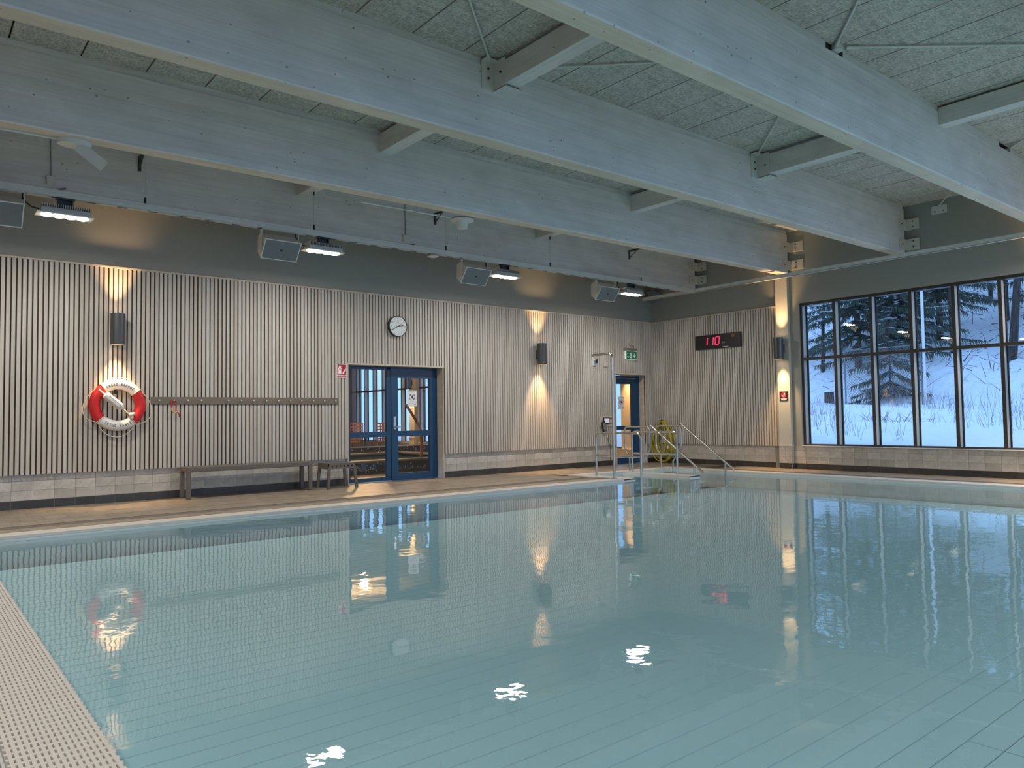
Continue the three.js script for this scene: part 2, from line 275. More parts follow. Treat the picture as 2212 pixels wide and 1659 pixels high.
// --- slats (pitch 62.5 mm)
const SLAT = { p: 0.0625, w: 0.043, z0: 0.028, z1: 0.05, top: 3.42, bot: 0.463 };
{
  const r = rng(44);
  const make = (h) => [0, 1, 2, 3].map((k) => bx(-SLAT.w / 2, SLAT.w / 2, 0, h, SLAT.z0, SLAT.z1, 'y', k * 0.61, 0.03 + k * 0.055));
  const full = make(SLAT.top - SLAT.bot), over = make(SLAT.top - DOORH - 0.03);
  const far = [];
  part('backing', [bx(XL, DOOR1[0], SLAT.bot, SLAT.top, 0, 0.024), bx(DOOR1[1], DOOR2[0], SLAT.bot, SLAT.top, 0, 0.024), bx(DOOR2[1], 0, SLAT.bot, SLAT.top, 0, 0.024), bx(DOOR1[0], DOOR1[1], DOORH + 0.03, SLAT.top, 0, 0.024), bx(DOOR2[0], DOOR2[1], DOORH + 0.03, SLAT.top, 0, 0.024)], M.felt, wallBack);
  for (let x = -0.06; x > XL; x -= SLAT.p) {
    const k = Math.floor(r() * 4), m = slatMats[Math.floor(r() * 4)], inDoor = [DOOR1, DOOR2].some(([a, b]) => x > a - 0.0 && x < b + 0.0), nearDoor = !inDoor && [DOOR1, DOOR2].some(([a, b]) => x > a - 0.02 && x < b + 0.02);
    if (x < -14.3) { far.push(bx(x - SLAT.w / 2, x + SLAT.w / 2, SLAT.bot, SLAT.top, SLAT.z0, SLAT.z1, 'y')); continue; }
    const short = inDoor || nearDoor;
    part('slat', short ? over[k] : full[k], m, wallBack, [x, short ? DOORH + 0.03 : SLAT.bot, 0]);
  }
  const st = part('slat_field', far, slatMats[0], wallBack); st.userData.kind = 'stuff';
  part('top_trim', bx(XL, 0, SLAT.top, 3.443, 0, 0.062), M.trim, wallBack);
  // the short slatted stretch on the end wall
  part('backing', bx(-0.024, 0.006, SLAT.bot, SLAT.top, 0.05, 3.45), M.felt, wallRight);
  const side = make(SLAT.top - SLAT.bot).map((g) => { const q = g.clone(); q.rotateY(-Math.PI / 2); return q; });
  for (let z = 0.085; z < 3.44; z += SLAT.p) part('slat', side[Math.floor(r() * 4)], slatMats[Math.floor(r() * 4)], wallRight, [0, SLAT.bot, z]);
  part('top_trim', bx(-0.062, 0.006, SLAT.top, 3.443, 0.0, 3.45), M.trim, wallRight);
}
// --- plinth tiles: a dark course and three light ones
{
  const r = rng(55), P = 0.2525, g = 0.002, rows = [[0.002, 0.113], [0.117, 0.2445], [0.2485, 0.374], [0.378, 0.47]];
  const shapes = rows.map(([a, b]) => [0, 1, 2].map((k) => bx(-P / 2 + g, P / 2 - g, a, b, -0.005, 0, 'x', k * 0.53 + r(), r())));
  const pick = (row) => (row === 0 ? darkTileMats[Math.floor(r() * 3)] : tileMats[Math.floor(r() * 5)]);
  const far = [];
  for (let x = -12.797 + P / 2 - 6 * P; x < 0.0; x += P) for (let row = 0; row < 4; row++) {
    let a = x - P / 2, b = x + P / 2; if (b < -14.2) continue;
    const cut = [DOOR1, DOOR2].find(([p, q]) => b > p && a < q);
    if (!cut && b <= 0) { part('tile', shapes[row][Math.floor(r() * 3)], pick(row), wallBack, [x, 0, 0]); continue; }
    if (b > 0) b = 0; let pieces = [[a, b]];
    if (cut) pieces = [[a, Math.min(b, cut[0])], [Math.max(a, cut[1]), b]];
    for (const [p, q] of pieces) if (q - p > 0.03) part('tile', bx(p + g, q - g, rows[row][0], rows[row][1], -0.005, 0), pick(row), wallBack);
  }
  for (let x = -14.4; x > XL; x -= P) for (const [a, b] of rows.slice(1)) far.push(bx(x - P / 2 + g, x + P / 2 - g, a, b, -0.005, 0));
  const st = part('tile_field', far, tileMats[0], wallBack); st.userData.kind = 'stuff';
  part('plinth_bed', [bx(XL, DOOR1[0], 0, 0.47, -0.02, -0.003), bx(DOOR1[1], DOOR2[0], 0, 0.47, -0.02, -0.003), bx(DOOR2[1], 0, 0, 0.47, -0.02, -0.003)], M.grout, wallBack);
  // end wall
  const side = shapes.map((s) => s.map((q) => { const c = q.clone(); c.rotateY(-Math.PI / 2); return c; }));
  for (let z = P / 2; z + P / 2 < 3.47; z += P) for (let row = 0; row < 4; row++) part('tile', side[row][Math.floor(r() * 3)], pick(row), wallRight, [0, 0, z]);
  for (let z = 3.75 + P / 2; z < 9.4; z += P) for (let row = 0; row < 4; row++) part('tile', side[row][Math.floor(r() * 3)], pick(row), wallRight, [-0.05, 0, z]);
  const rest = []; for (let z = 9.5 + P / 2; z < ZF; z += P) for (const [a, b] of rows) rest.push(bx(-0.055, -0.05, a, b, z - P / 2 + g, z + P / 2 - g));
  const s2 = part('tile_field', rest, tileMats[0], wallRight); s2.userData.kind = 'stuff';
  part('plinth_bed', [bx(0.003, 0.02, 0, 0.47, 0, 3.6), bx(-0.047, -0.02, 0, 0.47, 3.6, ZF)], M.grout, wallRight);
}
// --- columns on the end wall
function column(z0, z1, label, face = -0.13, room = 1) {
  const t = struct(numbered('column'), label);
  part('shaft', bx(face, 0.02, 0.49, 4.06, z0, z1), M.column, t);
  part('core', bx(face + 0.006, 0.02, 0, 0.48, z0 - 0.002, z1 + 0.002), M.grout, t);
  part('ledge', bx(face - 0.012, 0.02, 0.475, 0.49, z0 - 0.012, z1 + 0.012), M.white, t);
  for (const [a, b, d] of [[0.002, 0.113, 1], [0.117, 0.2445, 0], [0.2485, 0.374, 0], [0.378, 0.474, 0]]) {
    const m = (z1 + z0) / 2, mat = d ? darkTileMats[0] : tileMats[1];
    part('tile', bx(face - 0.006, face + 0.02, a, b, z0 - 0.006, m - 0.002), mat, t); part('tile', bx(face - 0.006, face + 0.02, a, b, m + 0.002, z1 + 0.006), mat, t); part('tile', bx(face + 0.024, 0.0, a, b, z1 - 0.02, z1 + 0.006), mat, t);
  }
  part('corner_bead', bx(face - 0.009, face, 0, 0.475, z1 + 0.001, z1 + 0.01), M.alu, t);
  return t;
}
column(3.46, 3.735, 'pale painted column between the slatted corner and the windows');
column(8.4, 8.66, 'pale painted column between the two window bays');

// --- windows
function windowBay(name, label, z0, z1, yb, yt, n, x) {
  const t = struct(name, label), w = 0.05, step = (z1 - z0) / n, tr = 2.27;
  part('window_sill', bx(x - 0.15, x + 0.02, yb - 0.012, yb, z0, z1), M.white, t);
  part('frame_head', bx(x - 0.06, x + 0.09, yt - 0.055, yt, z0, z1), M.frame, t);
  part('frame_foot', bx(x - 0.06, x + 0.09, yb, yb + 0.03, z0, z1), M.frame, t);
  const piece = (z, rows) => {
    part('mullion', bx(x - 0.056, x + 0.1, yb + 0.03, yt - 0.055, z - w / 2 + 0.004, z + w / 2), M.mullion, t);
    part('mullion_cover', bx(x - 0.068, x - 0.056, yb + 0.01, yt - 0.02, z - w / 2 - 0.004, z + w / 2 + 0.004), M.frame, t);
    part('gasket', bx(x + 0.07, x + 0.12, yb + 0.03, yt - 0.055, z - w / 2 - 0.012, z + w / 2 + 0.016), M.dark, t);
  };
  piece(z0 + w / 2); piece(z1 - w / 2);
  for (let i = 1; i < n; i++) piece(z0 + i * step);
  for (let i = 0; i < n; i++) {
    const a = z0 + i * step + w / 2, b = z0 + (i + 1) * step - w / 2;
    part('transom', bx(x - 0.06, x + 0.1, tr - 0.028, tr + 0.028, a, b), M.frame, t);
    for (const [p, q] of [[yb + 0.03, tr - 0.028], [tr + 0.028, yt - 0.055]]) { const g = new THREE.PlaneGeometry(b - a, q - p); g.rotateY(-Math.PI / 2); part('pane', g, M.glass, t, [x + 0.09, (p + q) / 2, (a + b) / 2]); }
  }
  return t;
}
windowBay('window_1', 'tall brown framed window bay looking out on snow and trees', WIN[0][0], WIN[0][1], WB, WT, 6, 0.07);
windowBay('window_2', 'next window bay along the end wall outside the frame', WIN[1][0], WIN[1][1], WB, WT, 6, 0.07);
windowBay('window_3', 'last window bay along the end wall outside the frame', WIN[2][0], WIN[2][1], WB, WT, 6, 0.07);
windowBay('window_4', 'window bay of the side room seen through the narrow blue door', AWIN[0][0], AWIN[0][1], 0.3, 3.3, 6, 0.1);
windowBay('window_5', 'middle window bay of the side room behind the wide blue door', AWIN[1][0], AWIN[1][1], 0.3, 3.3, 6, 0.1);
windowBay('window_6', 'far window bay of the side room behind the wide blue door', AWIN[2][0], AWIN[2][1], 0.3, 3.3, 6, 0.1);
FW.forEach(([a, b], i) => {
  const t = struct('window_' + (7 + i), 'window behind the camera'), n = 6, s = (b - a) / n;
  for (let k = 0; k <= n; k++) part('mullion', bx(a + k * s - 0.025, a + k * s + 0.025, FB, FT, ZF + 0.02, ZF + 0.16), M.mullion, t);
  part('transom', bx(a, b, 2.24, 2.3, ZF + 0.02, ZF + 0.16), M.frame, t);
  for (let k = 0; k < n; k++) part('pane', new THREE.PlaneGeometry(s - 0.05, FT - FB), M.glass, t, [a + (k + 0.5) * s, (FB + FT) / 2, ZF + 0.1]);
});

// --- doors
function hinges() {}
const prohibit = canvas(256, 420, (g, w, h) => {
  g.fillStyle = '#c9c9cc'; g.fillRect(0, 0, w, h); g.fillStyle = '#e4e4e6'; g.fillRect(6, 50, w - 12, h - 60);
  g.lineWidth = 15; g.strokeStyle = '#46304f'; g.beginPath(); g.arc(128, 175, 78, 0, 7); g.stroke();
  g.fillStyle = '#0c0c10'; g.beginPath(); g.arc(140, 190, 26, 0, 7); g.fill(); for (let i = 0; i < 4; i++) { g.save(); g.translate(126 + i * 11, 170); g.rotate((i - 1.5) * 0.12); g.fillRect(-4.5, -46 + Math.abs(i - 1.5) * 5, 9, 50); g.restore(); } g.save(); g.translate(120, 196); g.rotate(-0.9); g.fillRect(-5, -34, 10, 36); g.restore();
  g.beginPath(); g.moveTo(74, 121); g.lineTo(182, 229); g.stroke();
  g.fillStyle = '#8a8a90'; g.fillRect(30, 330, 120, 5); g.fillRect(30, 345, 90, 5); g.fillStyle = '#46465a'; g.fillRect(190, 350, 34, 26);
});
const noticeMat = std({ map: prohibit, roughness: 0.6 });
const card = (name, w, h, d, mat, edge, label, cat, pos, ry = 0, group) => { const t = thing(name, label, cat, pos, ry, group); part('board', bx(-w / 2, w / 2, -h / 2, h / 2, 0, d), edge, t); part('print', new THREE.PlaneGeometry(w * 0.995, h * 0.995), mat, t, [0, 0, d + 0.0008]); return t; };
function jambs(parent, a, b) {
  part('jamb', [bx(a - 0.02, a, 0, DOORH, -0.22, 0.05), bx(b, b + 0.02, 0, DOORH, -0.22, 0.05)], M.trim, parent);
  part('head_trim', bx(a - 0.03, b + 0.03, DOORH, DOORH + 0.03, -0.22, 0.056), M.trim, parent);
}
{
  const D = struct('door_1', 'wide blue glazed door with a fixed left side panel'), z0 = -0.22, z1 = -0.16;
  jambs(D, ...DOOR1);
  const f = (x0, x1, y0, y1, d = 0) => bx(x0, x1, y0, y1, z0 - d, z1 + d);
  part('fixed_frame', [f(-8.31, -8.19, 0, 2.115), f(-7.445, -7.355, 0, 2.115), f(-8.19, -6.42, 2.07, 2.13), f(-6.42, -6.3, 0, 2.13), f(-8.19, -7.445, 0, 0.08), f(-8.19, -7.445, 0.822, 0.92)], M.blue, D);
  part('threshold', bx(-8.33, -7.36, -0.005, 0.012, -0.3, -0.12), M.alu, D);
  for (const [y0, y1] of [[0.08, 0.822], [0.92, 2.07]]) part('pane', new THREE.PlaneGeometry(0.745, y1 - y0), M.glass, D, [-7.8175, (y0 + y1) / 2, -0.19]);
  const leaf = new THREE.Group(); leaf.name = 'door_leaf'; D.add(leaf);
  const lf = (x0, x1, y0, y1) => bx(x0, x1, y0, y1, z0 + 0.005, z1 + 0.015);
  part('leaf_frame', [lf(-7.352, -7.21, 0.005, 2.065), lf(-6.5, -6.425, 0.005, 2.065), lf(-7.21, -6.5, 1.928, 2.065), lf(-7.21, -6.5, 0.822, 0.925), lf(-7.21, -6.5, 0.005, 0.132)], M.blue, leaf);
  for (const [y0, y1] of [[0.132, 0.822], [0.925, 1.928]]) part('pane', new THREE.PlaneGeometry(0.71, y1 - y0), M.glass, leaf, [-6.855, (y0 + y1) / 2, -0.18]);
  part('handle', [rbx(-7.31, -7.262, 0.955, 1.2, -0.146, -0.134, 0.005), ...[bent([[-7.286, 1.0, -0.135], [-7.286, 1.0, -0.085], [-7.17, 1.0, -0.085]], 0.0095, 0.02, 8)]], M.steel, leaf);
}
{
  const D = struct('door_2', 'narrow dark blue glazed door near the corner'), z0 = -0.22, z1 = -0.16;
  jambs(D, ...DOOR2);
  const f = (x0, x1, y0, y1) => bx(x0, x1, y0, y1, z0, z1);
  part('fixed_frame', [f(-1.43, -1.37, 0, 2.115), f(-0.43, -0.375, 0, 2.115), f(-1.37, -0.43, 2.06, 2.115)], M.blue, D);
  const leaf = new THREE.Group(); leaf.name = 'door_leaf'; D.add(leaf);
  part('leaf_frame', [f(-1.365, -1.225, 0.005, 2.055), f(-0.645, -0.435, 0.005, 2.055), f(-1.225, -0.645, 1.915, 2.055), f(-1.225, -0.645, 0.81, 0.905), f(-1.225, -0.645, 0.005, 0.14)], M.blue, leaf);
  for (const [y0, y1] of [[0.14, 0.81], [0.905, 1.915]]) part('pane', new THREE.PlaneGeometry(0.58, y1 - y0), M.glass, leaf, [-0.935, (y0 + y1) / 2, -0.19]);
}
card('notice', 0.21, 0.31, 0.002, noticeMat, M.white, 'white prohibition notice taped inside the wide blue glazed door', 'notice', [-6.88, 1.54, -0.178]);
card('notice', 0.19, 0.3, 0.002, noticeMat, M.white, 'grey prohibition notice taped on the narrow blue door', 'notice', [-1.005, 1.457, -0.188]);

// ---------------------------------------------------------------- roof timbers
const BZ = [1.43, 3.79, 6.15, 8.49, 10.85, 13.2, 15.5, 17.8], BW = 0.21;
const beamLabel = ['white glulam beam nearest the slatted wall, behind the hanging lamp track', 'white glulam beam second from the slatted wall, meeting the wall above the pale column', 'white glulam beam third from the slatted wall, carrying the bolted corner brackets', 'white glulam beam crossing the top right of the picture, over the pool centre', 'glulam beam over the camera side of the pool', 'glulam beam above and behind the camera', 'glulam beam second behind the camera', 'glulam beam nearest the windows behind the camera'];
function beamGeo(z, soffit) {                    // profile with chamfered lower edges, following the slight fall of the roof
  const c = 0.012, prof = [[z - BW, 1, 0], [z - BW, 0, c], [z - BW + c, 0, 0], [z - c, 0, 0], [z, 0, c], [z, 1, 0]];
  const X = [XL, XL + 6.3, XL + 12.6, -0.16], pos = [], nor = [], uv = [];
  const P = (k, x) => { const [zz, top, up] = prof[k]; return [x, (top ? ceilY(x) - 0.075 : beamY(x)) + up, zz]; };
  const quad = (a, b, c2, d) => { const n = V(...b).sub(V(...a)).cross(V(...d).sub(V(...a))).normalize(); for (const q of [a, b, c2, a, c2, d]) { pos.push(...q); nor.push(n.x, n.y, n.z); const flat = Math.abs(n.y) > 0.8; uv.push(q[0] + z * 1.7, flat ? q[2] + z * 0.31 : q[1] + z * 0.47); } };
  for (let i = 0; i < 3; i++) for (let k = 0; k < 6; k++) { if ((k === 2) !== !!soffit) continue; const j = (k + 1) % 6; quad(P(k, X[i]), P(k, X[i + 1]), P(j, X[i + 1]), P(j, X[i])); }
  if (!soffit) for (const x of [X[0], X[3]]) { for (let k = 1; k < 5; k++) { const a = P(0, x), b = P(k, x), d = P(k + 1, x); const s = x === X[0] ? -1 : 1; for (const q of [a, b, d]) { pos.push(...q); nor.push(s, 0, 0); uv.push(q[2], q[1]); } } }
  const g = new THREE.BufferGeometry(); g.setAttribute('position', new THREE.Float32BufferAttribute(pos, 3)); g.setAttribute('normal', new THREE.Float32BufferAttribute(nor, 3)); g.setAttribute('uv', new THREE.Float32BufferAttribute(uv, 2)); return g;
}
BZ.forEach((z, i) => {
  const t = thing('glulam_beam', beamLabel[i], 'beam');
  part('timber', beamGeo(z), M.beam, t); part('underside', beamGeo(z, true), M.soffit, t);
  const strips = i === 3 ? [[XL, -12.2], [-11.95, -7.35], [-7.0, -2.55], [-2.1, -0.16]] : [[XL, -0.16]];
  for (const [a, b] of strips) { const s = part('packing_strip', bx(0, b - a, -0.075, 0.01, z - BW + 0.012, z - 0.012), M.beam, t, [a, ceilY(a), 0]); s.rotation.z = tilt; }
});
// short struts between the beams, with bolted brackets and tie rods
const bolt = (x, y, z, axis) => { const g = new THREE.CylinderGeometry(0.012, 0.012, 0.016, 6); if (axis === 'z') g.rotateX(Math.PI / 2); if (axis === 'x') g.rotateZ(Math.PI / 2); g.translate(x, y, z); return g; };
const strutLabel = {
  '0a': 'short strut between the first two beams above the second hanging lamp', '0b': 'short strut between the first two beams above the third hanging lamp',
  '1a': 'short cross strut between second and third beams, left of the two', '1b': 'short cross strut between second and third beams, right of the two',
  '2a': 'bracketed cross strut nearest the top centre, between third and fourth beams', '2b': 'bracketed cross strut right of centre, between third and fourth beams',
  '3a': 'cross strut above the camera side, beyond the fourth beam on the left', '3b': 'cross strut at the right picture edge beyond the fourth beam',
};
for (const [k, side, x0] of [[0, 'a', -9.88], [0, 'b', -5.09], [1, 'a', -9.79], [1, 'b', -5.02], [2, 'a', -9.77], [2, 'b', -4.94], [3, 'a', -9.7], [3, 'b', -4.65]]) {
  const t = thing('ceiling_strut', strutLabel[k + side], 'strut'), w = 0.18, za = BZ[k], zb = BZ[k + 1] - BW, y0 = 4.575 + (x0 + 5) * 0.004 + (k === 3 ? 0.09 : 0), y1 = k === 3 ? 4.88 : ceilY(x0) - 0.055;
  part('timber', bx(x0, x0 + w, y0, y1, za, zb, 'z', k * 0.7, k * 0.23), M.strut, t);
  if (k === 2) {
    const gz = za + 0.2, b = new THREE.Group(); b.name = 'angle_bracket'; t.add(b);
    part('plate', [bx(x0 - 0.16, x0, y0 - 0.03, y1 + 0.03, za, za + 0.012), bx(x0 - 0.012, x0, y0 - 0.03, y1 + 0.03, za, gz), bx(x0 - 0.16, x0, y1 + 0.018, y1 + 0.03, za, za + 0.09)], M.whitepaint, b);
    part('seat_plate', bx(x0 - 0.012, x0 + w + 0.03, y0 - 0.035, y0 - 0.023, za, gz), M.whitepaint, b);
    part('side_plate', bx(x0 + w, x0 + w + 0.01, y0 - 0.03, y1, za, gz), M.whitepaint, b);
    part('bolt', [bolt(x0 - 0.08, y0 + 0.09, za + 0.018, 'z'), bolt(x0 - 0.08, y0 + 0.19, za + 0.018, 'z'), bolt(x0 - 0.02, y0 + 0.13, za + 0.14, 'x')], M.darkmetal, b);
  }
}
const rodLabel = ['rising from the bracket at top centre towards the left', 'running right from the top centre strut', 'rising from the bracket right of centre', 'running right from the strut right of centre', 'at the upper right, leaning left from the fourth beam node', 'at the upper right, crossing level to the picture edge', 'from the far right beam node towards the picture edge', 'between the fourth beam and the end wall plate'];
[[[-9.86, 4.83, 6.2], [-12.05, 4.82, 8.27]], [[-9.5, 4.83, 6.2], [-7.2, 4.87, 8.27]], [[-5.0, 4.87, 6.2], [-7.2, 4.87, 8.27]], [[-4.7, 4.88, 6.2], [-2.4, 4.92, 8.27]], [[-7.22, 4.862, 8.52], [-9.75, 4.83, 10.62]], [[-7.1, 4.862, 8.56], [-4.5, 4.89, 10.62]], [[-2.25, 4.9, 8.53], [-4.4, 4.88, 10.62]], [[-2.45, 4.9, 8.25], [-0.07, 4.83, 6.72]]].forEach(([a, b], i) => {
  const t = thing('tie_rod', 'thin pale steel tie rod ' + rodLabel[i], 'rod'), A = V(...a), B = V(...b), d = B.clone().sub(A).normalize();
  part('bar', rod(a, b, 0.011), M.whitepaint, t);
  for (const [p, s] of [[A, 1], [B, -1]]) { const e = p.clone().addScaledVector(d, 0.13 * s); part('fork_end', rod(p.toArray(), e.toArray(), 0.024, 10, 0.014), M.whitepaint, t); }
});
{
  const t = thing('rod_node', 'white round rod anchor sunk in the top of the fourth beam', 'anchor', [-7.17, 4.862, 8.49]);
  const g = new THREE.CylinderGeometry(0.06, 0.06, 0.05, 20); part('hub', g, M.whitepaint, t, [0, -0.01, 0.01]);
  part('recess', bx(-0.17, 0.17, -0.03, 0.035, -0.1, -0.014), M.dark, t);
}
{
  const t = thing('rod_plate', 'small pale wall plate holding a tie rod under the ceiling', 'plate', [-0.05, 4.79, 6.72]);
  part('plate', bx(-0.01, 0, -0.09, 0.06, -0.13, 0.13), M.whitepaint, t); part('bolt', [bolt(-0.016, -0.045, -0.07, 'x'), bolt(-0.016, -0.045, 0.07, 'x')], M.darkmetal, t);
}
// angle brackets where beams meet the wall
const endLabel = ['beside the corner of the room', 'over the pale column', 'above the window head'];
[[0, 4.18, -0.005], [0, 4.5, -0.005], [1, 4.14, 0], [1, 4.52, 0], [2, 4.13, -0.045], [2, 4.5, -0.045]].forEach(([k, y, wx], i) => {
  const z = BZ[k], t = thing('beam_bracket', (i % 2 ? 'upper' : 'lower') + ' pale steel angle bracket ' + endLabel[k], 'bracket'), h = 0.2, lip = k === 1 ? 0.29 : 0.22;
  part('beam_leg', bx(-0.38, -0.05, y, y + h, z, z + 0.01), M.cream, t);
  part('wall_leg', bx(wx - 0.06, wx - 0.005, y, y + h, z, z + lip), M.cream, t);
  part('bolt', [bolt(-0.28, y + 0.1, z + 0.016, 'z'), bolt(wx - 0.066, y + 0.05, z + 0.13, 'x'), bolt(wx - 0.066, y + 0.15, z + 0.13, 'x')], M.darkmetal, t);
});

// ---------------------------------------------------------------- lamp track with floodlights and speakers
{
  const t = thing('lamp_track', 'long white cable track hanging along the slatted wall', 'track');
  part('channel', [bx(XL + 0.3, -0.62, 3.885, 3.975, 1.715, 1.722), bx(XL + 0.3, -0.62, 3.885, 3.975, 1.778, 1.785), bx(XL + 0.3, -0.62, 3.885, 3.89, 1.715, 1.785), bx(XL + 0.3, -0.62, 3.935, 3.942, 1.785, 1.789)], M.whitepaint, t);
  const slots = []; for (let x = -14.2; x < -1; x += 0.36) slots.push(bx(x, x + 0.12, 3.8842, 3.8856, 1.735, 1.765)); part('slot', slots, M.dark, t);
}
{
  const t = thing('lamp_track', 'white cable track crossing below the beams along the window wall', 'track');
  part('channel', [bx(-0.68, -0.672, 3.9, 3.975, 0.27, 17), bx(-0.62, -0.612, 3.9, 3.975, 0.27, 17), bx(-0.68, -0.612, 3.9, 3.906, 0.27, 17)], M.whitepaint, t);
}
[[-12.07, 'left of the first strut'], [-9.75, 'above the second floodlight'], [-7.38, 'above the clock'], [-5.0, 'above the third floodlight'], [-2.42, 'above the rightmost floodlight'], [-14.4, 'outside the left edge']].forEach(([x, where], i) => {
  const t = thing('track_hanger', 'thin white wire hanger of the lamp track ' + where, 'hanger'), strut = i === 1 || i === 3, top = strut ? 4.58 : 4.655;
  part('wire', rod([x, 3.98, 1.75], [x, top - 0.02, 1.75], 0.0065, 6), M.whitepaint, t);
  part('clip', [rod([x, 3.97, 1.75], [x, 4.06, 1.75], 0.014, 8)], M.black, t);
  if (!strut) part('arm_bracket', [bx(x - 0.02, x + 0.02, 4.49, 4.69, 1.43, 1.445), bx(x - 0.018, x + 0.018, 4.655, 4.685, 1.43, 1.79), rod([x, 4.53, 1.44], [x, 4.66, 1.66], 0.009, 6)], M.darkmetal, t);
  else part('clip', rod([x, 4.5, 1.75], [x, 4.56, 1.75], 0.012, 8), M.black, t);
});
const lens = std({ color: lin(0.9, 0.9, 0.9), emissive: COOL, emissiveIntensity: 30, roughness: 0.3 });
function floodlight(x, z, label, group, k = 1) {
  const t = thing('floodlight', label, 'lamp', [x, 3.66, z], 0, group);
  const fins = []; for (let i = 0; i < 22; i++) fins.push(bx(-0.252 + i * 0.024, -0.244 + i * 0.024, 0.075, 0.125, -0.1, 0.1));
  part('housing', [rbx(-0.265, 0.265, 0.012, 0.08, -0.115, 0.115, 0.012), ...fins], M.alu, t);
  part('flange', bx(-0.3, 0.3, 0.006, 0.02, -0.12, 0.12), M.whitepaint, t);
  for (let i = 0; i < 4; i++) { const g = new THREE.SphereGeometry(0.062, 16, 8, 0, Math.PI * 2, Math.PI / 2, Math.PI / 2); g.scale(0.95, 0.32, 1.45); part('lens', g, lens, t, [-0.192 + i * 0.128, 0.006, 0]); }
  part('mount', [bx(-0.085, 0.085, 0.06, 0.225, -0.028, -0.012), bx(-0.1, 0.1, 0.205, 0.228, -0.04, 0.04), bx(-0.085, -0.07, 0.05, 0.225, -0.028, 0.03), bx(0.07, 0.085, 0.05, 0.225, -0.028, 0.03)], M.darkmetal, t);
  part('cable', tube([[-0.27, 0.06, 0], [-0.36, 0.08, 0.01], [-0.44, 0.17, 0.02], [-0.42, 0.25, 0.02], [-0.36, 0.27, 0.01]], 0.0085, 24, 6), M.rubber, t);
  const l = new THREE.RectAreaLight(COOL, FLOOD * k * (z < 2 ? 0.8 : 1), 0.5, 0.18); l.position.set(0, -0.022, 0); l.rotation.x = -Math.PI / 2; t.add(l);
  return t;
}
floodlight(-12.97, 1.75, 'four lens floodlight leftmost on the track, above the lifebuoy', 'floodlights on the lamp track');
floodlight(-9.6, 1.75, 'four lens floodlight second from left on the track', 'floodlights on the lamp track');
floodlight(-6.11, 1.75, 'four lens floodlight third from left, beside the warm wall glow', 'floodlights on the lamp track');
floodlight(-2.74, 1.75, 'four lens floodlight rightmost on the track, nearest the corner', 'floodlights on the lamp track');
for (const x of [-12.97, -9.6, -6.11, -2.74]) floodlight(x, 15.6, 'unseen floodlight added on the far side of the pool behind the camera, ' + { '-12.97': 'first', '-9.6': 'second', '-6.11': 'third', '-2.74': 'fourth' }[x] + ' from left', 'added floodlights behind the camera', 2);  // unseen lamps, added to brighten the near pool floor
for (const z of [9.6, 12.8]) floodlight(-0.65, z, 'unseen floodlight added on the window side track outside the frame', 'added floodlights on the window side track', 2);  // added out of view to lift the water on the window side
for (const z of [3.2, 6.6, 10, 13.4]) floodlight(-15.9, z, 'unseen fill floodlight added over the left end deck outside the frame', 'added fill floodlights over the left end', 0.9);  // fill lamps added out of view, mainly for the near grating


const logo = std({ color: lin(0.012, 0.012, 0.014), roughness: 0.4 });
[[-13.67, 'leftmost white loudspeaker, cut by the left picture edge'], [-10.28, 'white loudspeaker beside the second floodlight from left'], [-6.8, 'white loudspeaker beside the third floodlight from left'], [-3.52, 'white loudspeaker nearest the corner of the room']].forEach(([x, label]) => {
  const t = thing('loudspeaker', label, 'speaker', [x, 3.6, 1.75], 0, 'loudspeakers on the lamp track'), w = 0.265;
  const prof = [[0.16, 0.115], [-0.03, -0.125], [-0.14, -0.03], [-0.13, 0.2], [-0.05, 0.235]];
  part('cabinet', prism(prof, -w, w), M.cream, t);
  // the front: a pale frame with a grey grille
  const a = V(0, 0.115, 0.16), b = V(0, -0.125, -0.03), mid = a.clone().add(b).multiplyScalar(0.5), len = a.distanceTo(b), ang = Math.atan2(a.z - b.z, a.y - b.y);
  const f = (g) => { g.rotateX(ang); g.translate(0, mid.y, mid.z); return g; };
  part('front_frame', [f(bx(-w, w, len / 2 - 0.008, len / 2 + 0.004, -0.002, 0.012)), f(bx(-w, w, -len / 2 - 0.004, -len / 2 + 0.008, -0.002, 0.012)), f(bx(-w - 0.002, -w + 0.01, -len / 2, len / 2, -0.002, 0.012)), f(bx(w - 0.01, w + 0.002, -len / 2, len / 2, -0.002, 0.012))], M.white, t);
  part('grille', f(bx(-w + 0.01, w - 0.01, -len / 2 + 0.008, len / 2 - 0.008, -0.002, 0.007)), M.grille, t);
  part('badge', f(bx(-0.018, 0.018, -0.012, 0.012, 0.007, 0.009)), logo, t);
  part('yoke', [bx(-w - 0.02, -w - 0.005, -0.02, 0.285, 0.0, 0.05), bx(w + 0.005, w + 0.02, 0.12, 0.285, -0.02, 0.03), bx(-w - 0.02, w + 0.02, 0.272, 0.285, 0.0, 0.05)], M.cream, t);
});
{
  const t = thing('ceiling_sensor', 'small round white sensor under the lamp track left of the third speaker', 'sensor', [-7.64, 3.885, 1.75]);
  const g = new THREE.LatheGeometry([[0, -0.05], [0.08, -0.045], [0.1, -0.035], [0.06, 0], [0, 0]].map(([x, y]) => new THREE.Vector2(x, y)), 20); part('body', g, M.whitepaint, t);
}
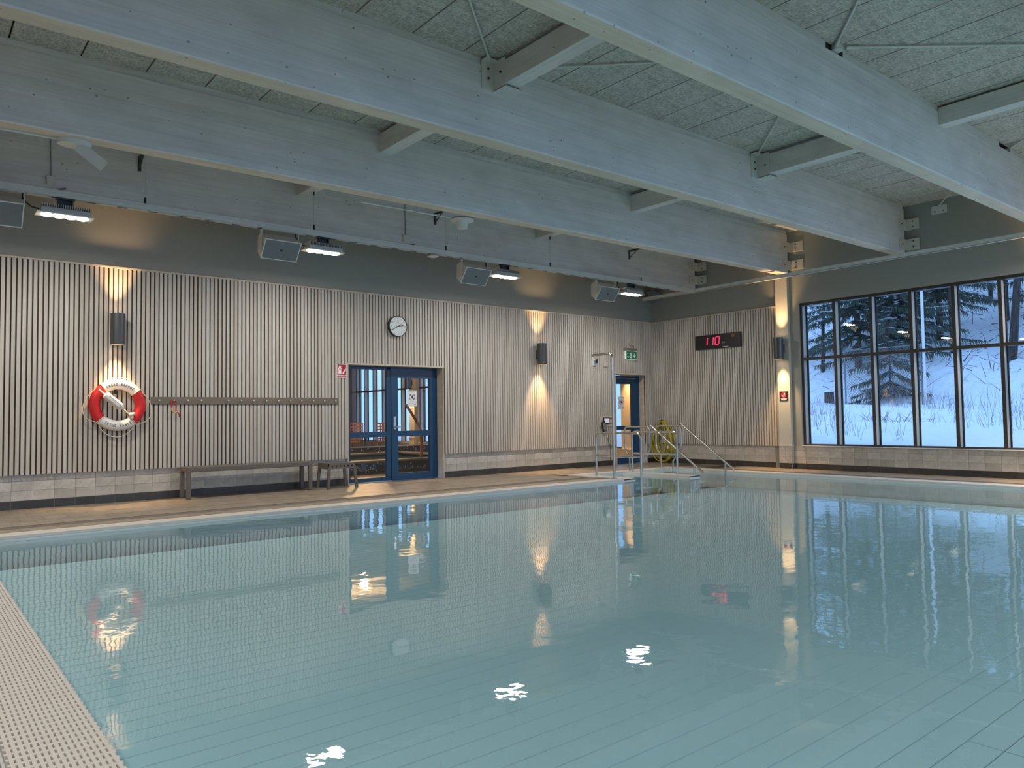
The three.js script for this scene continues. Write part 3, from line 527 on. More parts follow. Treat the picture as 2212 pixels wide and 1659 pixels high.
{
  const t = thing('smoke_detector', 'white detector with conduit under the second beam above the clock', 'detector', [-8.22, 4.03, 3.4]);
  const g = new THREE.LatheGeometry([[0, -0.14], [0.075, -0.14], [0.09, -0.05], [0.1, -0.035], [0.17, -0.03], [0.17, 0], [0, 0]].map(([x, y]) => new THREE.Vector2(x, y)), 24); part('body', g, M.whitepaint, t);
  part('conduit', rod([-1.6, -0.012, 0.15 - 0.2], [-0.15, -0.005, -0.02], 0.011, 8), M.whitepaint, t);
}
{
  const t = thing('emergency_light', 'clear plate emergency light hanging under the second beam at left', 'lamp', [-13.17, 4.005, 3.6]);
  const g = new THREE.CylinderGeometry(0.16, 0.15, 0.045, 28); g.scale(1, 1, 0.7); part('base', g, M.whitepaint, t, [0, -0.024, 0]);
  const pl = bx(-0.06, 0.06, -0.3, 0, -0.006, 0.006); pl.rotateZ(0.95); pl.translate(0.03, -0.035, 0.0); part('plate', pl, M.cream, t);
  part('conduit', rod([-2.5, -0.02, -0.05], [-0.15, -0.01, 0], 0.012, 8), M.whitepaint, t);
}
for (const [x, y, label] of [[-13.08, 4.17, 'small white switch box on the first beam above the leftmost floodlight'], [-7.98, 4.16, 'small white switch box on the first beam above the clock']]) {
  const t = thing('switch_box', label, 'box', [x, y, 1.43]); part('body', rbx(-0.05, 0.05, -0.055, 0.055, 0, 0.05, 0.01), M.whitepaint, t);
  part('cord', rod([0, 0.05, 0.012], [-0.01, 0.6, 0.012], 0.005, 6), M.grille, t); part('lever', rod([0.03, -0.12, 0.02], [0.16, -0.08, 0.05], 0.012, 8), M.grille, t);
}
{
  const t = thing('junction_box', 'grey box on the wall in the corner behind the rightmost floodlight', 'box', [-0.24, 4.05, 0.25]);
  part('body', rbx(-0.14, 0.14, -0.12, 0.12, -0.12, 0.1, 0.01), M.grille, t); part('stem', bx(-0.03, 0.03, -0.04, 0.04, -0.25, -0.12), M.grille, t);
}

// ---------------------------------------------------------------- wall lamps shining up and down
const glow = std({ color: lin(0.8, 0.75, 0.65), emissive: WARM, emissiveIntensity: 9, roughness: 0.5 });
const reflector = std({ color: lin(0.55, 0.5, 0.42), roughness: 0.4, metalness: 0.3 });
function wallLamp(label, pos, ry, group, k = 1) {          // local +z points away from the wall
  const t = thing('wall_lamp', label, 'lamp', pos, ry, group), R = 0.098, H = 0.45, D = 0.155;
  const g = new THREE.LatheGeometry([[R - 0.008, 0], [R, 0.003], [R, H - 0.003], [R - 0.008, H]].map(([x, y]) => new THREE.Vector2(x, y)), 36); part('body', g, M.lampbody, t, [0, -H / 2, D]);
  const inner = new THREE.LatheGeometry([[R - 0.008, 0], [R - 0.03, 0.06], [R - 0.03, H - 0.06], [R - 0.008, H]].map(([x, y]) => new THREE.Vector2(x, y)), 36); part('reflector', inner, reflector, t, [0, -H / 2, D]);
  part('wall_arm', bx(-0.05, 0.05, -0.09, 0.09, 0, D - R + 0.006), M.lampbody, t);
  for (const s of [-1, 1]) {
    const d = new THREE.CylinderGeometry(R - 0.03, R - 0.03, 0.006, 28); part('glow_disc', d, glow, t, [0, s * (H / 2 - 0.05), D]);
    const l = new THREE.SpotLight(WARM, (s < 0 ? SPOT_DOWN : SPOT_UP) * k, 0, 0.56, 1, 2); l.position.set(0, s * (H / 2 - 0.03), D); l.target.position.set(0, s * 5, D); l.castShadow = true; l.shadow.radius = 2; t.add(l); t.add(l.target);
  }
  return t;
}
wallLamp('dark grey cylinder wall lamp above the lifebuoy', [-12.06, 2.505, 0.05], 0, 'up and down wall lamps');
wallLamp('dark grey cylinder wall lamp between the two blue doors', [-3.87, 2.495, 0.05], 0, 'up and down wall lamps');
wallLamp('dark grey cylinder wall lamp on the pale column', [-0.13, 2.51, 3.595], -Math.PI / 2, 'up and down wall lamps');
wallLamp('dark grey cylinder wall lamp on the next column outside the frame', [-0.13, 2.51, 8.53], -Math.PI / 2, 'up and down wall lamps');

// ---------------------------------------------------------------- things on the back wall
{ // lifebuoy
  const t = thing('lifebuoy', 'red and white lifebuoy with white rope, lit by the lamp above', 'lifebuoy', [-12.035, 1.412, 0.12]);
  const R = 0.3, r = 0.075, tilt0 = -0.12;
  const arc = (a0, a1, rr) => { const g = new THREE.TorusGeometry(R, rr, 18, 20, a1 - a0); g.rotateZ(a0); g.scale(1, 1, 0.82); return g; };
  const q = [Math.PI * 0.25 + tilt0, Math.PI * 0.75 + tilt0, Math.PI * 1.27 + tilt0, Math.PI * 1.76 + tilt0];
  part('white_segment', arc(q[0], q[1], r), M.buoywhite, t); part('white_segment', arc(q[2], q[3], r), M.buoywhite, t);
  part('red_segment', arc(q[1], q[2], r), M.red, t); part('red_segment', arc(q[3], q[0] + 2 * Math.PI, r), M.red, t);
  for (const a of q) { const g = new THREE.TorusGeometry(r + 0.002, 0.006, 6, 18); g.rotateY(Math.PI / 2); g.scale(1, 1, 1); const h = g.clone(); h.rotateX(Math.PI / 2); const m = new THREE.TorusGeometry(r + 0.002, 0.008, 6, 20); m.rotateX(Math.PI / 2); m.translate(R, 0, 0); m.rotateZ(a); m.scale(1, 1, 0.82); part('band', m, M.rope, t); }
  // grab rope: four slack loops
  const rope = (a0, a1, bulge, sag) => { const p = []; for (let i = 0; i <= 12; i++) { const k = i / 12, a = a0 + (a1 - a0) * k, rr = R + r * 0.7 + bulge * Math.sin(Math.PI * k); p.push([rr * Math.cos(a), rr * Math.sin(a) - sag * Math.sin(Math.PI * k), 0.01]); } return tube(p, 0.006, 40, 6); };
  part('grab_rope', [rope(q[0], q[1], 0.03, -0.02), rope(q[1], q[2], 0.1, 0.08), rope(q[2], q[3], 0.09, 0.02), rope(q[3] - Math.PI * 2, q[0], 0.1, 0.06)], M.rope, t);
  // lettering printed on the white parts
  const word = (s, a0, a1, flip) => {
    const n = s.length, tx = [...s].map((c) => c === ' ' ? null : canvas(64, 80, (g, w, h) => { g.fillStyle = '#000'; g.clearRect(0, 0, w, h); g.font = 'bold 74px sans-serif'; g.textAlign = 'center'; g.textBaseline = 'middle'; g.fillStyle = '#1b1b22'; g.fillText(c, w / 2, h / 2 + 4); }));
    return { n, tx, a0, a1, flip };
  };
  const strip = (s, amid, span, flip) => {
    const tx = canvas(1024, 110, (g, w, h) => { g.clearRect(0, 0, w, h); g.fillStyle = '#23222a'; g.font = 'bold 96px sans-serif'; g.textBaseline = 'middle'; const ch = [...s], step = w / ch.length; g.textAlign = 'center'; ch.forEach((c, i) => g.fillText(c, (i + 0.5) * step, h / 2 + 6, step * 0.95)); });
    const N = 40, pos = [], uv = [], idx = [];
    for (let i = 0; i <= N; i++) for (let j = 0; j <= 4; j++) {
      const k = i / N, a = amid + (flip ? 1 : -1) * (k - 0.5) * span, v = j / 4, ph = (flip ? -1 : 1) * (v - 0.5) * 0.85 - 0.0;
      const rr = R + (r + 0.0012) * Math.sin(ph), zz = (r + 0.0012) * Math.cos(ph) * 0.82 + 0.0003; pos.push(rr * Math.cos(a), rr * Math.sin(a), zz); uv.push(k, v);
      if (i < N && j < 4) { const b = i * 5 + j; idx.push(b, b + 5, b + 1, b + 1, b + 5, b + 6); }
    }
    const g = new THREE.BufferGeometry(); g.setAttribute('position', new THREE.Float32BufferAttribute(pos, 3)); g.setAttribute('uv', new THREE.Float32BufferAttribute(uv, 2)); g.setIndex(idx); g.computeVertexNormals();
    part('lettering', g, std({ map: tx, transparent: true, roughness: 0.6 }), t);
  };
  strip('EKERÖ BADHUS', Math.PI / 2 + tilt0 * 0.6, 1.32, false);
  strip('TRYGG-HANSA', Math.PI * 1.515 + tilt0 * 0.6, 1.25, true);
}
{ // throwing line float resting across the ring
  const t = thing('rescue_float', 'white plastic rope float lying diagonally across the lifebuoy', 'float', [-12.11, 1.462, 0.215]); t.rotation.z = -0.72;
  const g = new THREE.LatheGeometry([[0, -0.165], [0.026, -0.16], [0.05, -0.115], [0.056, -0.1], [0.056, 0.13], [0.05, 0.145], [0.02, 0.155], [0, 0.155]].map(([x, y]) => new THREE.Vector2(x, y)), 24); g.rotateZ(Math.PI / 2); part('bottle', g, M.buoywhite, t);
  part('rib', [bx(-0.1, 0.1, 0.015, 0.021, 0.05, 0.06), bx(-0.1, 0.1, -0.027, -0.021, 0.05, 0.06), bx(0.095, 0.101, -0.027, 0.021, 0.046, 0.06)], M.rope, t);
  part('rope', tube([[0.16, 0, 0], [0.21, -0.005, 0], [0.27, -0.005, -0.02], [0.3, 0.0, -0.03]], 0.013, 20, 8), M.rope, t);
  part('tail', tube([[-0.15, 0, 0], [-0.2, 0.0, -0.01], [-0.25, 0.005, -0.02]], 0.013, 16, 8), M.rope, t);
  const k = new THREE.SphereGeometry(0.034, 14, 10); part('knot', [k.clone().translate(0.305, 0.01, -0.02), k.clone().scale(0.8, 0.8, 0.8).translate(0.335, -0.015, -0.02), k.clone().scale(0.75, 0.75, 0.75).translate(0.32, 0.04, -0.02)], M.rope, t);
}
{
  const t = thing('buoy_hook', 'small black hook behind the top of the lifebuoy', 'hook', [-12.055, 1.6, 0.05]); part('body', [rbx(-0.025, 0.025, -0.03, 0.02, 0, 0.06, 0.006), bx(-0.012, 0.012, 0.0, 0.04, 0.0, 0.015)], M.black, t);
}
{ // coat hook rail
  const t = thing('hook_rail', 'long brown wooden coat rail with fourteen pegs on the slats', 'rail', [-10.055, 1.48, 0.05]);
  part('board', rbx(-1.52, 1.52, -0.055, 0.055, 0, 0.02, 0.004), M.hookboard, t);
  for (const x of [-11.472, -11.262, -11.06, -10.861, -10.449, -10.244, -10.041, -9.834, -9.631, -9.423, -9.228, -9.02, -8.816, -8.608]) part('peg', [rod([x + 10.055, 0, 0.018], [x + 10.055, 0.003, 0.06], 0.007, 8), rod([x + 10.055, 0.003, 0.055], [x + 10.055, 0.004, 0.068], 0.013, 10)], M.steel, t);
}
{
  const t = thing('lanyard', 'red and yellow key band hanging from the second peg', 'lanyard', [-11.262, 1.48, 0.1]);
  part('red_band', [tube([[0.0, 0.015, -0.01], [-0.032, -0.005, 0], [-0.035, -0.07, 0], [-0.028, -0.12, 0]], 0.009, 20, 6), tube([[0.0, 0.015, -0.01], [0.022, -0.01, 0], [0.03, -0.1, 0.002], [0.035, -0.155, 0.004], [0.07, -0.2, 0.0], [0.085, -0.25, -0.01]], 0.008, 26, 6)], M.red, t);
  part('yellow_band', tube([[-0.03, -0.11, 0.002], [-0.028, -0.155, 0.006], [0.01, -0.185, 0.008], [0.045, -0.165, 0.006]], 0.0095, 20, 6), std({ color: lin(0.6, 0.36, 0.06), roughness: 0.7 }), t);
}
{ // clock
  const face = canvas(512, 512, (g, w) => {
    g.fillStyle = '#d9dde0'; g.fillRect(0, 0, w, w); g.fillStyle = '#1d2126'; g.font = '58px sans-serif'; g.textAlign = 'center'; g.textBaseline = 'middle';
    for (let h = 1; h <= 12; h++) { const a = (h / 12) * 2 * Math.PI; g.fillText(String(h), 256 + 205 * Math.sin(a), 256 - 205 * Math.cos(a) + 3); }
    g.fillRect(238, 138, 36, 18);
  });
  const t = thing('wall_clock', 'round white wall clock with black hands above the wide door', 'clock', [-7.345, 2.868, 0.05]), R = 0.195, d = 0.075;
  const rim = new THREE.LatheGeometry([[R - 0.002, 0], [R, 0.005], [R, d - 0.006], [R - 0.004, d], [R - 0.012, d - 0.002], [R - 0.014, d - 0.014], [0, d - 0.014]].map(([x, y]) => new THREE.Vector2(x, y)), 48); rim.rotateX(Math.PI / 2); part('case', rim, std({ color: lin(0.03, 0.032, 0.034), roughness: 0.4 }), t);
  const f = new THREE.CircleGeometry(R - 0.013, 48); part('face', f, std({ map: face, roughness: 0.4 }), t, [0, 0, d - 0.013]);
  const hand = (a, l, w, tail, z) => { const g = bx(-w / 2, w / 2, -tail, l, 0, 0.003); g.rotateZ(-a); g.translate(0, 0, z); return g; };
  part('hour_hand', hand((2 + 40 / 60) / 12 * 2 * Math.PI, 0.115, 0.014, 0.035, d - 0.011), M.black, t);
  part('minute_hand', hand((40 / 60) * 2 * Math.PI, 0.158, 0.012, 0.04, d - 0.008), M.black, t);
  part('second_hand', hand((9 / 60) * 2 * Math.PI, 0.165, 0.004, 0.04, d - 0.004), std({ color: lin(0.25, 0.01, 0.02), roughness: 0.4 }), t);
  const gl = new THREE.CircleGeometry(R - 0.012, 48); part('glass', gl, M.glass, t, [0, 0, d - 0.0005]);
}
{ // fire extinguisher sign
  const s = canvas(256, 372, (g, w, h) => {
    g.fillStyle = '#e6dfdf'; g.fillRect(0, 0, w, h); g.fillStyle = '#b0122a'; g.fillRect(12, 14, w - 24, 282); g.fillStyle = '#c56b76'; g.fillRect(8, 316, w - 16, 40);
    g.fillStyle = '#f4ecec'; g.beginPath(); g.moveTo(40, 110); g.quadraticCurveTo(44, 88, 62, 86); g.lineTo(96, 86); g.quadraticCurveTo(114, 90, 116, 110); g.lineTo(116, 276); g.lineTo(40, 276); g.fill(); g.beginPath(); g.arc(80, 66, 26, 0, 7); g.fill(); g.fillRect(30, 54, 96, 12);
    g.fillStyle = '#b0122a'; g.fillRect(58, 128, 44, 16); g.fillStyle = '#f4ecec';
    for (const [x, y] of [[150, 268], [176, 226], [206, 184]]) { g.beginPath(); g.moveTo(x, y); g.quadraticCurveTo(x - 10, y - 40, x + 26, y - 92); g.quadraticCurveTo(x + 14, y - 30, x + 40, y - 40); g.quadraticCurveTo(x + 36, y - 4, x, y); g.fill(); }
  });
  card('fire_sign', 0.19, 0.245, 0.004, std({ map: s, roughness: 0.4 }), M.white, 'red fire extinguisher sign beside the wide blue door', 'sign', [-8.46, 2.01, 0.05]);
}
{ // exit sign
  const s = canvas(512, 300, (g, w, h) => {
    g.fillStyle = '#0c6b45'; g.fillRect(0, 0, w, h); g.strokeStyle = '#9fd8bf'; g.lineWidth = 10; g.strokeRect(5, 5, w - 10, h - 10); g.fillStyle = '#e9f7ef'; g.strokeStyle = '#e9f7ef';
    g.fillRect(160, 62, 120, 190); g.fillStyle = '#0c6b45'; g.beginPath(); g.arc(232, 96, 17, 0, 7); g.fill();
    g.lineWidth = 18; g.strokeStyle = '#0c6b45'; g.lineCap = 'round'; g.beginPath(); g.moveTo(222, 122); g.lineTo(206, 168); g.lineTo(236, 196); g.lineTo(226, 238); g.moveTo(206, 168); g.lineTo(176, 206); g.moveTo(222, 128); g.lineTo(258, 148); g.moveTo(216, 128); g.lineTo(184, 140); g.stroke();
    g.strokeStyle = '#e9f7ef'; g.lineWidth = 10; g.beginPath(); g.arc(86, 210, 32, 0.3, 4.2); g.stroke(); g.beginPath(); g.moveTo(72, 110); g.lineTo(76, 180); g.lineTo(110, 184); g.lineTo(122, 222); g.stroke(); g.fillStyle = '#e9f7ef'; g.beginPath(); g.arc(70, 96, 13, 0, 7); g.fill();
    g.fillRect(384, 80, 26, 110); g.beginPath(); g.moveTo(330, 150); g.lineTo(397, 244); g.lineTo(464, 150); g.lineTo(444, 140); g.lineTo(397, 200); g.lineTo(350, 140); g.fill();
  });
  const t = thing('exit_sign', 'green and white escape route sign above the narrow door', 'sign', [-0.945, 2.59, 0.05]);
  part('panel', bx(-0.19, 0.19, -0.1, 0.105, 0.03, 0.075), std({ color: lin(0.75, 0.8, 0.77), roughness: 0.4, emissive: lin(0.7, 0.8, 0.75), emissiveIntensity: 0.35 }), t);
  part('print', new THREE.PlaneGeometry(0.37, 0.196), std({ map: s, roughness: 0.4, emissive: lin(1, 1, 1), emissiveMap: s, emissiveIntensity: 0.14 }), t, [0.003, 0.002, 0.0765]);
  part('holder', rbx(-0.2, 0.2, 0.11, 0.17, 0.0, 0.09, 0.012), std({ color: lin(0.22, 0.19, 0.16), roughness: 0.5 }), t);
  const l = new THREE.RectAreaLight(lin(1, 0.95, 0.85), 3, 0.36, 0.02); l.position.set(0, -0.103, 0.05); l.rotation.x = -Math.PI / 2; t.add(l);
  const b = thing('cable_box', 'small beige box on the slats above the escape sign', 'box', [-0.868, 2.866, 0.05]); part('body', rbx(-0.065, 0.065, -0.04, 0.04, 0, 0.045, 0.008), M.trim, b);
}
{
  const b = thing('switch_plate', 'small square white plate on the slats left of the escape sign', 'plate', [-1.78, 2.34, 0.05]); part('body', rbx(-0.065, 0.065, -0.048, 0.048, 0, 0.035, 0.006), M.cream, b); part('button', rod([-0.005, 0.015, 0.03], [-0.005, 0.015, 0.042], 0.01, 10), M.grille, b);
}
{ // control panel with screen, and the handset hung on it
  const t = thing('control_panel', 'beige wall panel with a small lit screen beside the narrow door', 'panel', [-1.79, 1.026, 0.05]);
  part('plate', rbx(-0.23, 0.2, -0.12, 0.12, 0, 0.012, 0.004), M.trim, t); part('bezel', rbx(-0.11, 0.09, -0.055, 0.09, 0.01, 0.04, 0.006), M.black, t);
  part('screen', bx(-0.092, 0.07, -0.035, 0.07, 0.04, 0.0415), std({ color: lin(0.6, 0.62, 0.7), emissive: lin(0.55, 0.58, 0.7), emissiveIntensity: 0.45, roughness: 0.3 }), t);
  part('red_label', bx(0.1, 0.19, 0.05, 0.085, 0.012, 0.014), std({ color: lin(0.35, 0.05, 0.03), roughness: 0.5 }), t); part('key', [bx(0.12, 0.17, -0.06, -0.045, 0.012, 0.016)], M.dark, t);
  const h = thing('handset', 'grey black rimmed handset hanging on a cord below the screen', 'handset', [-1.905, 0.915, 0.105]); h.rotation.z = 0.3;
  part('body', rbx(-0.06, 0.06, -0.12, 0.11, -0.012, 0.012, 0.01), M.black, h); part('front', rbx(-0.042, 0.042, -0.1, 0.08, 0.008, 0.015, 0.004), M.grille, h);
  part('strap', tube([[0, 0.1, 0], [0.02, 0.14, -0.01], [0.06, 0.15, -0.03]], 0.012, 12, 6), M.black, h);
  const c = thing('pull_cord', 'thin dark cord hanging beside the steel pole to the floor', 'cord', [-1.85, 0, 0.11]);
  part('cord', tube([[0.02, 0.8, 0], [0.06, 0.7, 0.02], [0.0, 0.6, 0.05], [0.04, 0.45, 0.08], [0.03, 0.25, 0.09], [0.02, 0.05, 0.1]], 0.007, 40, 6), M.darkmetal, c); const s = new THREE.SphereGeometry(0.02, 12, 8); part('bob', s, M.black, c, [0.02, 0.035, 0.1]);
}
{ // depth display
  const t = thing('depth_display', 'long black display with red digits 110 cm on the end wall', 'display', [-0.05, 2.812, 1.965], -Math.PI / 2), w = 0.605, h = 0.163, d = 0.06;
  part('case', rbx(-w, w, -h, h, 0, d, 0.006), M.black, t);
  const red = std({ color: lin(0.3, 0, 0.02), emissive: lin(1.0, 0.02, 0.12), emissiveIntensity: 1.15, roughness: 0.5 }), seg = (x, y, l, hor) => { const g = hor ? rbx(x - l / 2, x + l / 2, y - 0.012, y + 0.012, d, d + 0.003, 0.001, 1) : rbx(x - 0.013, x + 0.013, y - l / 2, y + l / 2, d, d + 0.003, 0.001, 1); const p = g.attributes.position; for (let i = 0; i < p.count; i++) p.setX(i, p.getX(i) + 0.12 * p.getY(i)); return g; };
  const one = (x) => [seg(x, 0.058, 0.082), seg(x, -0.03, 0.082)], zero = (x) => [seg(x - 0.052, 0.058, 0.082), seg(x - 0.052, -0.03, 0.082), seg(x + 0.052, 0.058, 0.082), seg(x + 0.052, -0.03, 0.082), seg(x, 0.103, 0.08, 1), seg(x, -0.075, 0.08, 1)];
  part('digit', one(-0.27), red, t); part('digit', one(-0.11), red, t); part('digit', zero(0.0), red, t);
  const cm = canvas(256, 128, (g, W, H) => { g.fillStyle = '#020203'; g.fillRect(0, 0, W, H); g.fillStyle = '#b9bcc4'; g.font = '118px sans-serif'; g.textAlign = 'center'; g.fillText('cm', W / 2, 104); });
  part('unit_print', new THREE.PlaneGeometry(0.155, 0.08), std({ map: cm, roughness: 0.5 }), t, [0.162, -0.035, d + 0.001]);
  part('maker_plate', bx(0.12, 0.29, -0.147, -0.13, d, d + 0.0015), M.alu, t);
  const led = new THREE.CylinderGeometry(0.045, 0.045, 0.002, 20); led.rotateX(Math.PI / 2); part('indicator', led, std({ color: lin(0.16, 0.07, 0.012), roughness: 0.5 }), t, [0.42, 0.1, d + 0.001]);
  const l = new THREE.RectAreaLight(lin(1, 0.03, 0.12), 0.4, 0.45, 0.2); l.position.set(-0.1, 0, d + 0.01); l.rotation.y = Math.PI; t.add(l);
}
{ // small sign on the column
  const s = canvas(256, 256, (g, w, h) => {
    g.fillStyle = '#1c1a2b'; g.fillRect(0, 0, w, h); g.strokeStyle = '#d8343a'; g.lineWidth = 20; g.beginPath(); g.arc(122, 92, 66, 0, 7); g.stroke(); g.beginPath(); g.moveTo(76, 46); g.lineTo(168, 138); g.stroke();
    g.fillStyle = '#f2ece4'; g.fillRect(126, 44, 34, 62); g.beginPath(); g.ellipse(106, 122, 24, 15, 0, 0, 7); g.fill(); g.fillRect(40, 190, 176, 18); g.fillRect(52, 214, 152, 22);
  });
  card('warning_sign', 0.195, 0.2, 0.004, std({ map: s, roughness: 0.45 }), M.black, 'small dark square sign with a red ban circle on the column', 'sign', [-0.13, 1.51, 3.595], -Math.PI / 2);
}
// ---------------------------------------------------------------- bench and stool
{
  const t = thing('bench', 'long grey metal bench against the tiled plinth', 'bench', [-10.19, 0, 0.285]);
  part('seat', rbx(-0.985, 0.985, 0.405, 0.475, -0.195, 0.195, 0.008), M.taupe, t);
  for (const x of [-0.955, 0.955]) for (const z of [-0.165, 0.165]) part('leg', [rbx(x - 0.03, x + 0.03, 0.015, 0.405, z - 0.03, z + 0.03, 0.006), bx(x - 0.026, x + 0.026, 0, 0.015, z - 0.026, z + 0.026)], M.taupe, t);
}
{
  const t = thing('stool', 'small grey metal stool with a perforated top beside the door', 'stool', [-8.7, 0, 0.34]);
  const s = new THREE.Shape([[-0.25, -0.2], [0.25, -0.2], [0.25, 0.2], [-0.25, 0.2]].map(([x, y]) => new THREE.Vector2(x, y)));
  for (let i = 0; i < 6; i++) for (let j = 0; j < 5; j++) { const x = -0.2 + i * 0.08, y = -0.15 + j * 0.075; s.holes.push(new THREE.Path([[x - 0.014, y - 0.014], [x + 0.014, y - 0.014], [x + 0.014, y + 0.014], [x - 0.014, y + 0.014]].map(([a, b]) => new THREE.Vector2(a, b)))); }
  const top = new THREE.ExtrudeGeometry(s, { depth: 0.012, bevelEnabled: false }); top.rotateX(-Math.PI / 2); top.translate(0, 0.415, 0); part('top', top, M.taupe, t);
  const a = new THREE.Shape([[-0.25, 0], [0.25, 0], [0.25, 0.085], [-0.25, 0.085]].map(([x, y]) => new THREE.Vector2(x, y)));
  for (let i = 0; i < 6; i++) { const x = -0.18 + i * 0.072; a.holes.push(new THREE.Path([[x - 0.012, 0.03], [x + 0.012, 0.03], [x + 0.012, 0.06], [x - 0.012, 0.06]].map(([p, q]) => new THREE.Vector2(p, q)))); }
  for (const z of [-0.2, 0.188]) { const g = new THREE.ExtrudeGeometry(a, { depth: 0.012, bevelEnabled: false }); g.translate(0, 0.33, z); part('apron', g, M.taupe, t); }
  for (const x of [-0.25, 0.238]) part('side', bx(x, x + 0.012, 0.33, 0.415, -0.2, 0.2), M.taupe, t);
  for (const x of [-1, 1]) for (const z of [-1, 1]) { const g = bx(-0.022, 0.022, 0, 0.4, -0.018, 0.018), p = g.attributes.position; for (let i = 0; i < p.count; i++) { const k = 1 - p.getY(i) / 0.4; p.setX(i, p.getX(i) + x * (0.225 + 0.035 * k)); p.setZ(i, p.getZ(i) + z * (0.18 + 0.03 * k)); } part('leg', g, M.taupe, t); }
}
// ---------------------------------------------------------------- steel rails at the pool stairs
{
  const R = 0.021;
  const A = thing('grab_rail', 'stainless grab rail in front, beside the tall curved pole', 'handrail', [0, 0, 0]);
  part('hoop', bent([[-4.1, -0.1, 1.98], [-4.1, 0.826, 1.98], [-4.1, 0.826, 3.105], [-4.1, -0.315, 3.1]], R, 0.11, 12), M.steel, A); part('middle_bar', rod([-4.1, 0.4, 1.98], [-4.1, 0.4, 3.1], R * 0.95, 12), M.steel, A);
  const B = thing('grab_rail', 'stainless grab rail on the dividing tongue, second from the pole', 'handrail', [0, 0, 0]);
  part('hoop', bent([[-2.8, -0.1, 1.735], [-2.8, 0.823, 1.735], [-2.8, 0.823, 2.88], [-2.8, -0.1, 2.885]], R, 0.11, 12), M.steel, B); part('middle_bar', rod([-2.8, 0.38, 1.735], [-2.8, 0.385, 2.88], R * 0.95, 12), M.steel, B);
  const stair = (label, x) => {
    const t = thing('stair_handrail', label, 'handrail', [0, 0, 0]), r = 0.019;
    part('loop', bent([[x, 0.3, 1.572], [x, 0.45, 1.45], [x, 0.918, 1.45], [x, 0.918, 2.122], [x, 0.44, 2.128], [x, 0.17, 1.9]], r, 0.09, 10), M.steel, t);
    part('post', rod([x, -0.005, 1.572], [x, 0.31, 1.572], r, 10), M.steel, t); part('post', rod([x, -0.13, 1.9], [x, 0.18, 1.9], r, 10), M.steel, t);
    part('sloping_rail', rod([x, 0.952, 2.142], [x, 0.053, 3.41], 0.0225, 12), M.steel, t);
    part('clamp', rod([x, 0.86, 2.125], [x, 0.93, 2.165], 0.014, 8), M.steel, t);
    part('post', rod([x, -0.315, 3.207], [x, 0.19, 3.207], r, 10), M.steel, t);
  };
  stair('sloping stainless stair handrail on the left of the steps', -2.7);
  stair('sloping stainless stair handrail on the right, nearest the windows', -1.7);
  const P = thing('shower_pole', 'tall curved stainless pole with a bent arm at the pool edge', 'pole', [0, 0, 0]);
  part('tube', bent([[-4.3, 0, 2.625], [-4.3, 2.31, 2.625], [-4.3, 2.3, 2.12]], 0.024, 0.1, 12), M.steel, P);
  part('foot', rod([-4.3, 0, 2.625], [-4.3, 0.012, 2.625], 0.06, 20), M.steel, P);
  part('sensor_head', [rbx(-4.345, -4.26, 2.1, 2.215, 2.13, 2.2, 0.012), rod([-4.3, 2.2, 2.15], [-4.3, 2.3, 2.14], 0.012, 8)], M.white, P);
  part('sensor_eye', [rod([-4.3, 2.085, 2.17], [-4.3, 2.11, 2.17], 0.02, 12), rbx(-4.3, -4.255, 2.15, 2.225, 2.2, 2.225, 0.004)], M.black, P);
}
{ // coiled yellow hose on the end wall
  const t = thing('hose', 'coiled yellow hose hanging on the end wall by the corner', 'hose', [-0.12, 0, 0.42]);
  const r = rng(77), g = [];
  for (let i = 0; i < 11; i++) {
    const w = 0.17 + 0.19 * r() + (i < 5 ? 0.03 : 0), low = i === 0 ? 0.42 : 0.03 + 0.17 * r() * (i % 3), d = -0.02 - 0.012 * i, lean = (r() - 0.5) * 0.08, pts = [];
    for (let k = 0; k < 18; k++) { const a = (k / 18) * Math.PI * 2, y = 0.5 + 0.5 * Math.cos(a), yy = low + (1.0 - low) * y, shape = Math.pow(Math.max(0, Math.sin(Math.PI * Math.pow(1 - y, 0.62))), 0.7) * 0.75 + 0.25 * (1 - y); pts.push([d + 0.01 * Math.sin(a * 2 + i), yy + 0.015 * r(), Math.sin(a) * w * (0.35 + 0.65 * Math.pow(1 - y, 0.45)) + lean * (1 - y)]); }
    g.push(tube(pts, 0.0135, 64, 7, true));
  }
  for (const q of g) part('coil', q, M.yellow, t);
  part('hook', [rod([0.12, 1.0, -0.03], [-0.09, 1.0, -0.03], 0.015, 8), rbx(-0.1, -0.08, 0.99, 1.04, -0.06, 0.0, 0.005)], M.black, t);
  part('coupling', [rod([-0.17, 0.5, 0.22], [-0.17, 0.57, 0.225], 0.021, 10), rod([-0.17, 0.36, 0.205], [-0.17, 0.42, 0.21], 0.021, 10)], M.white, t);
}
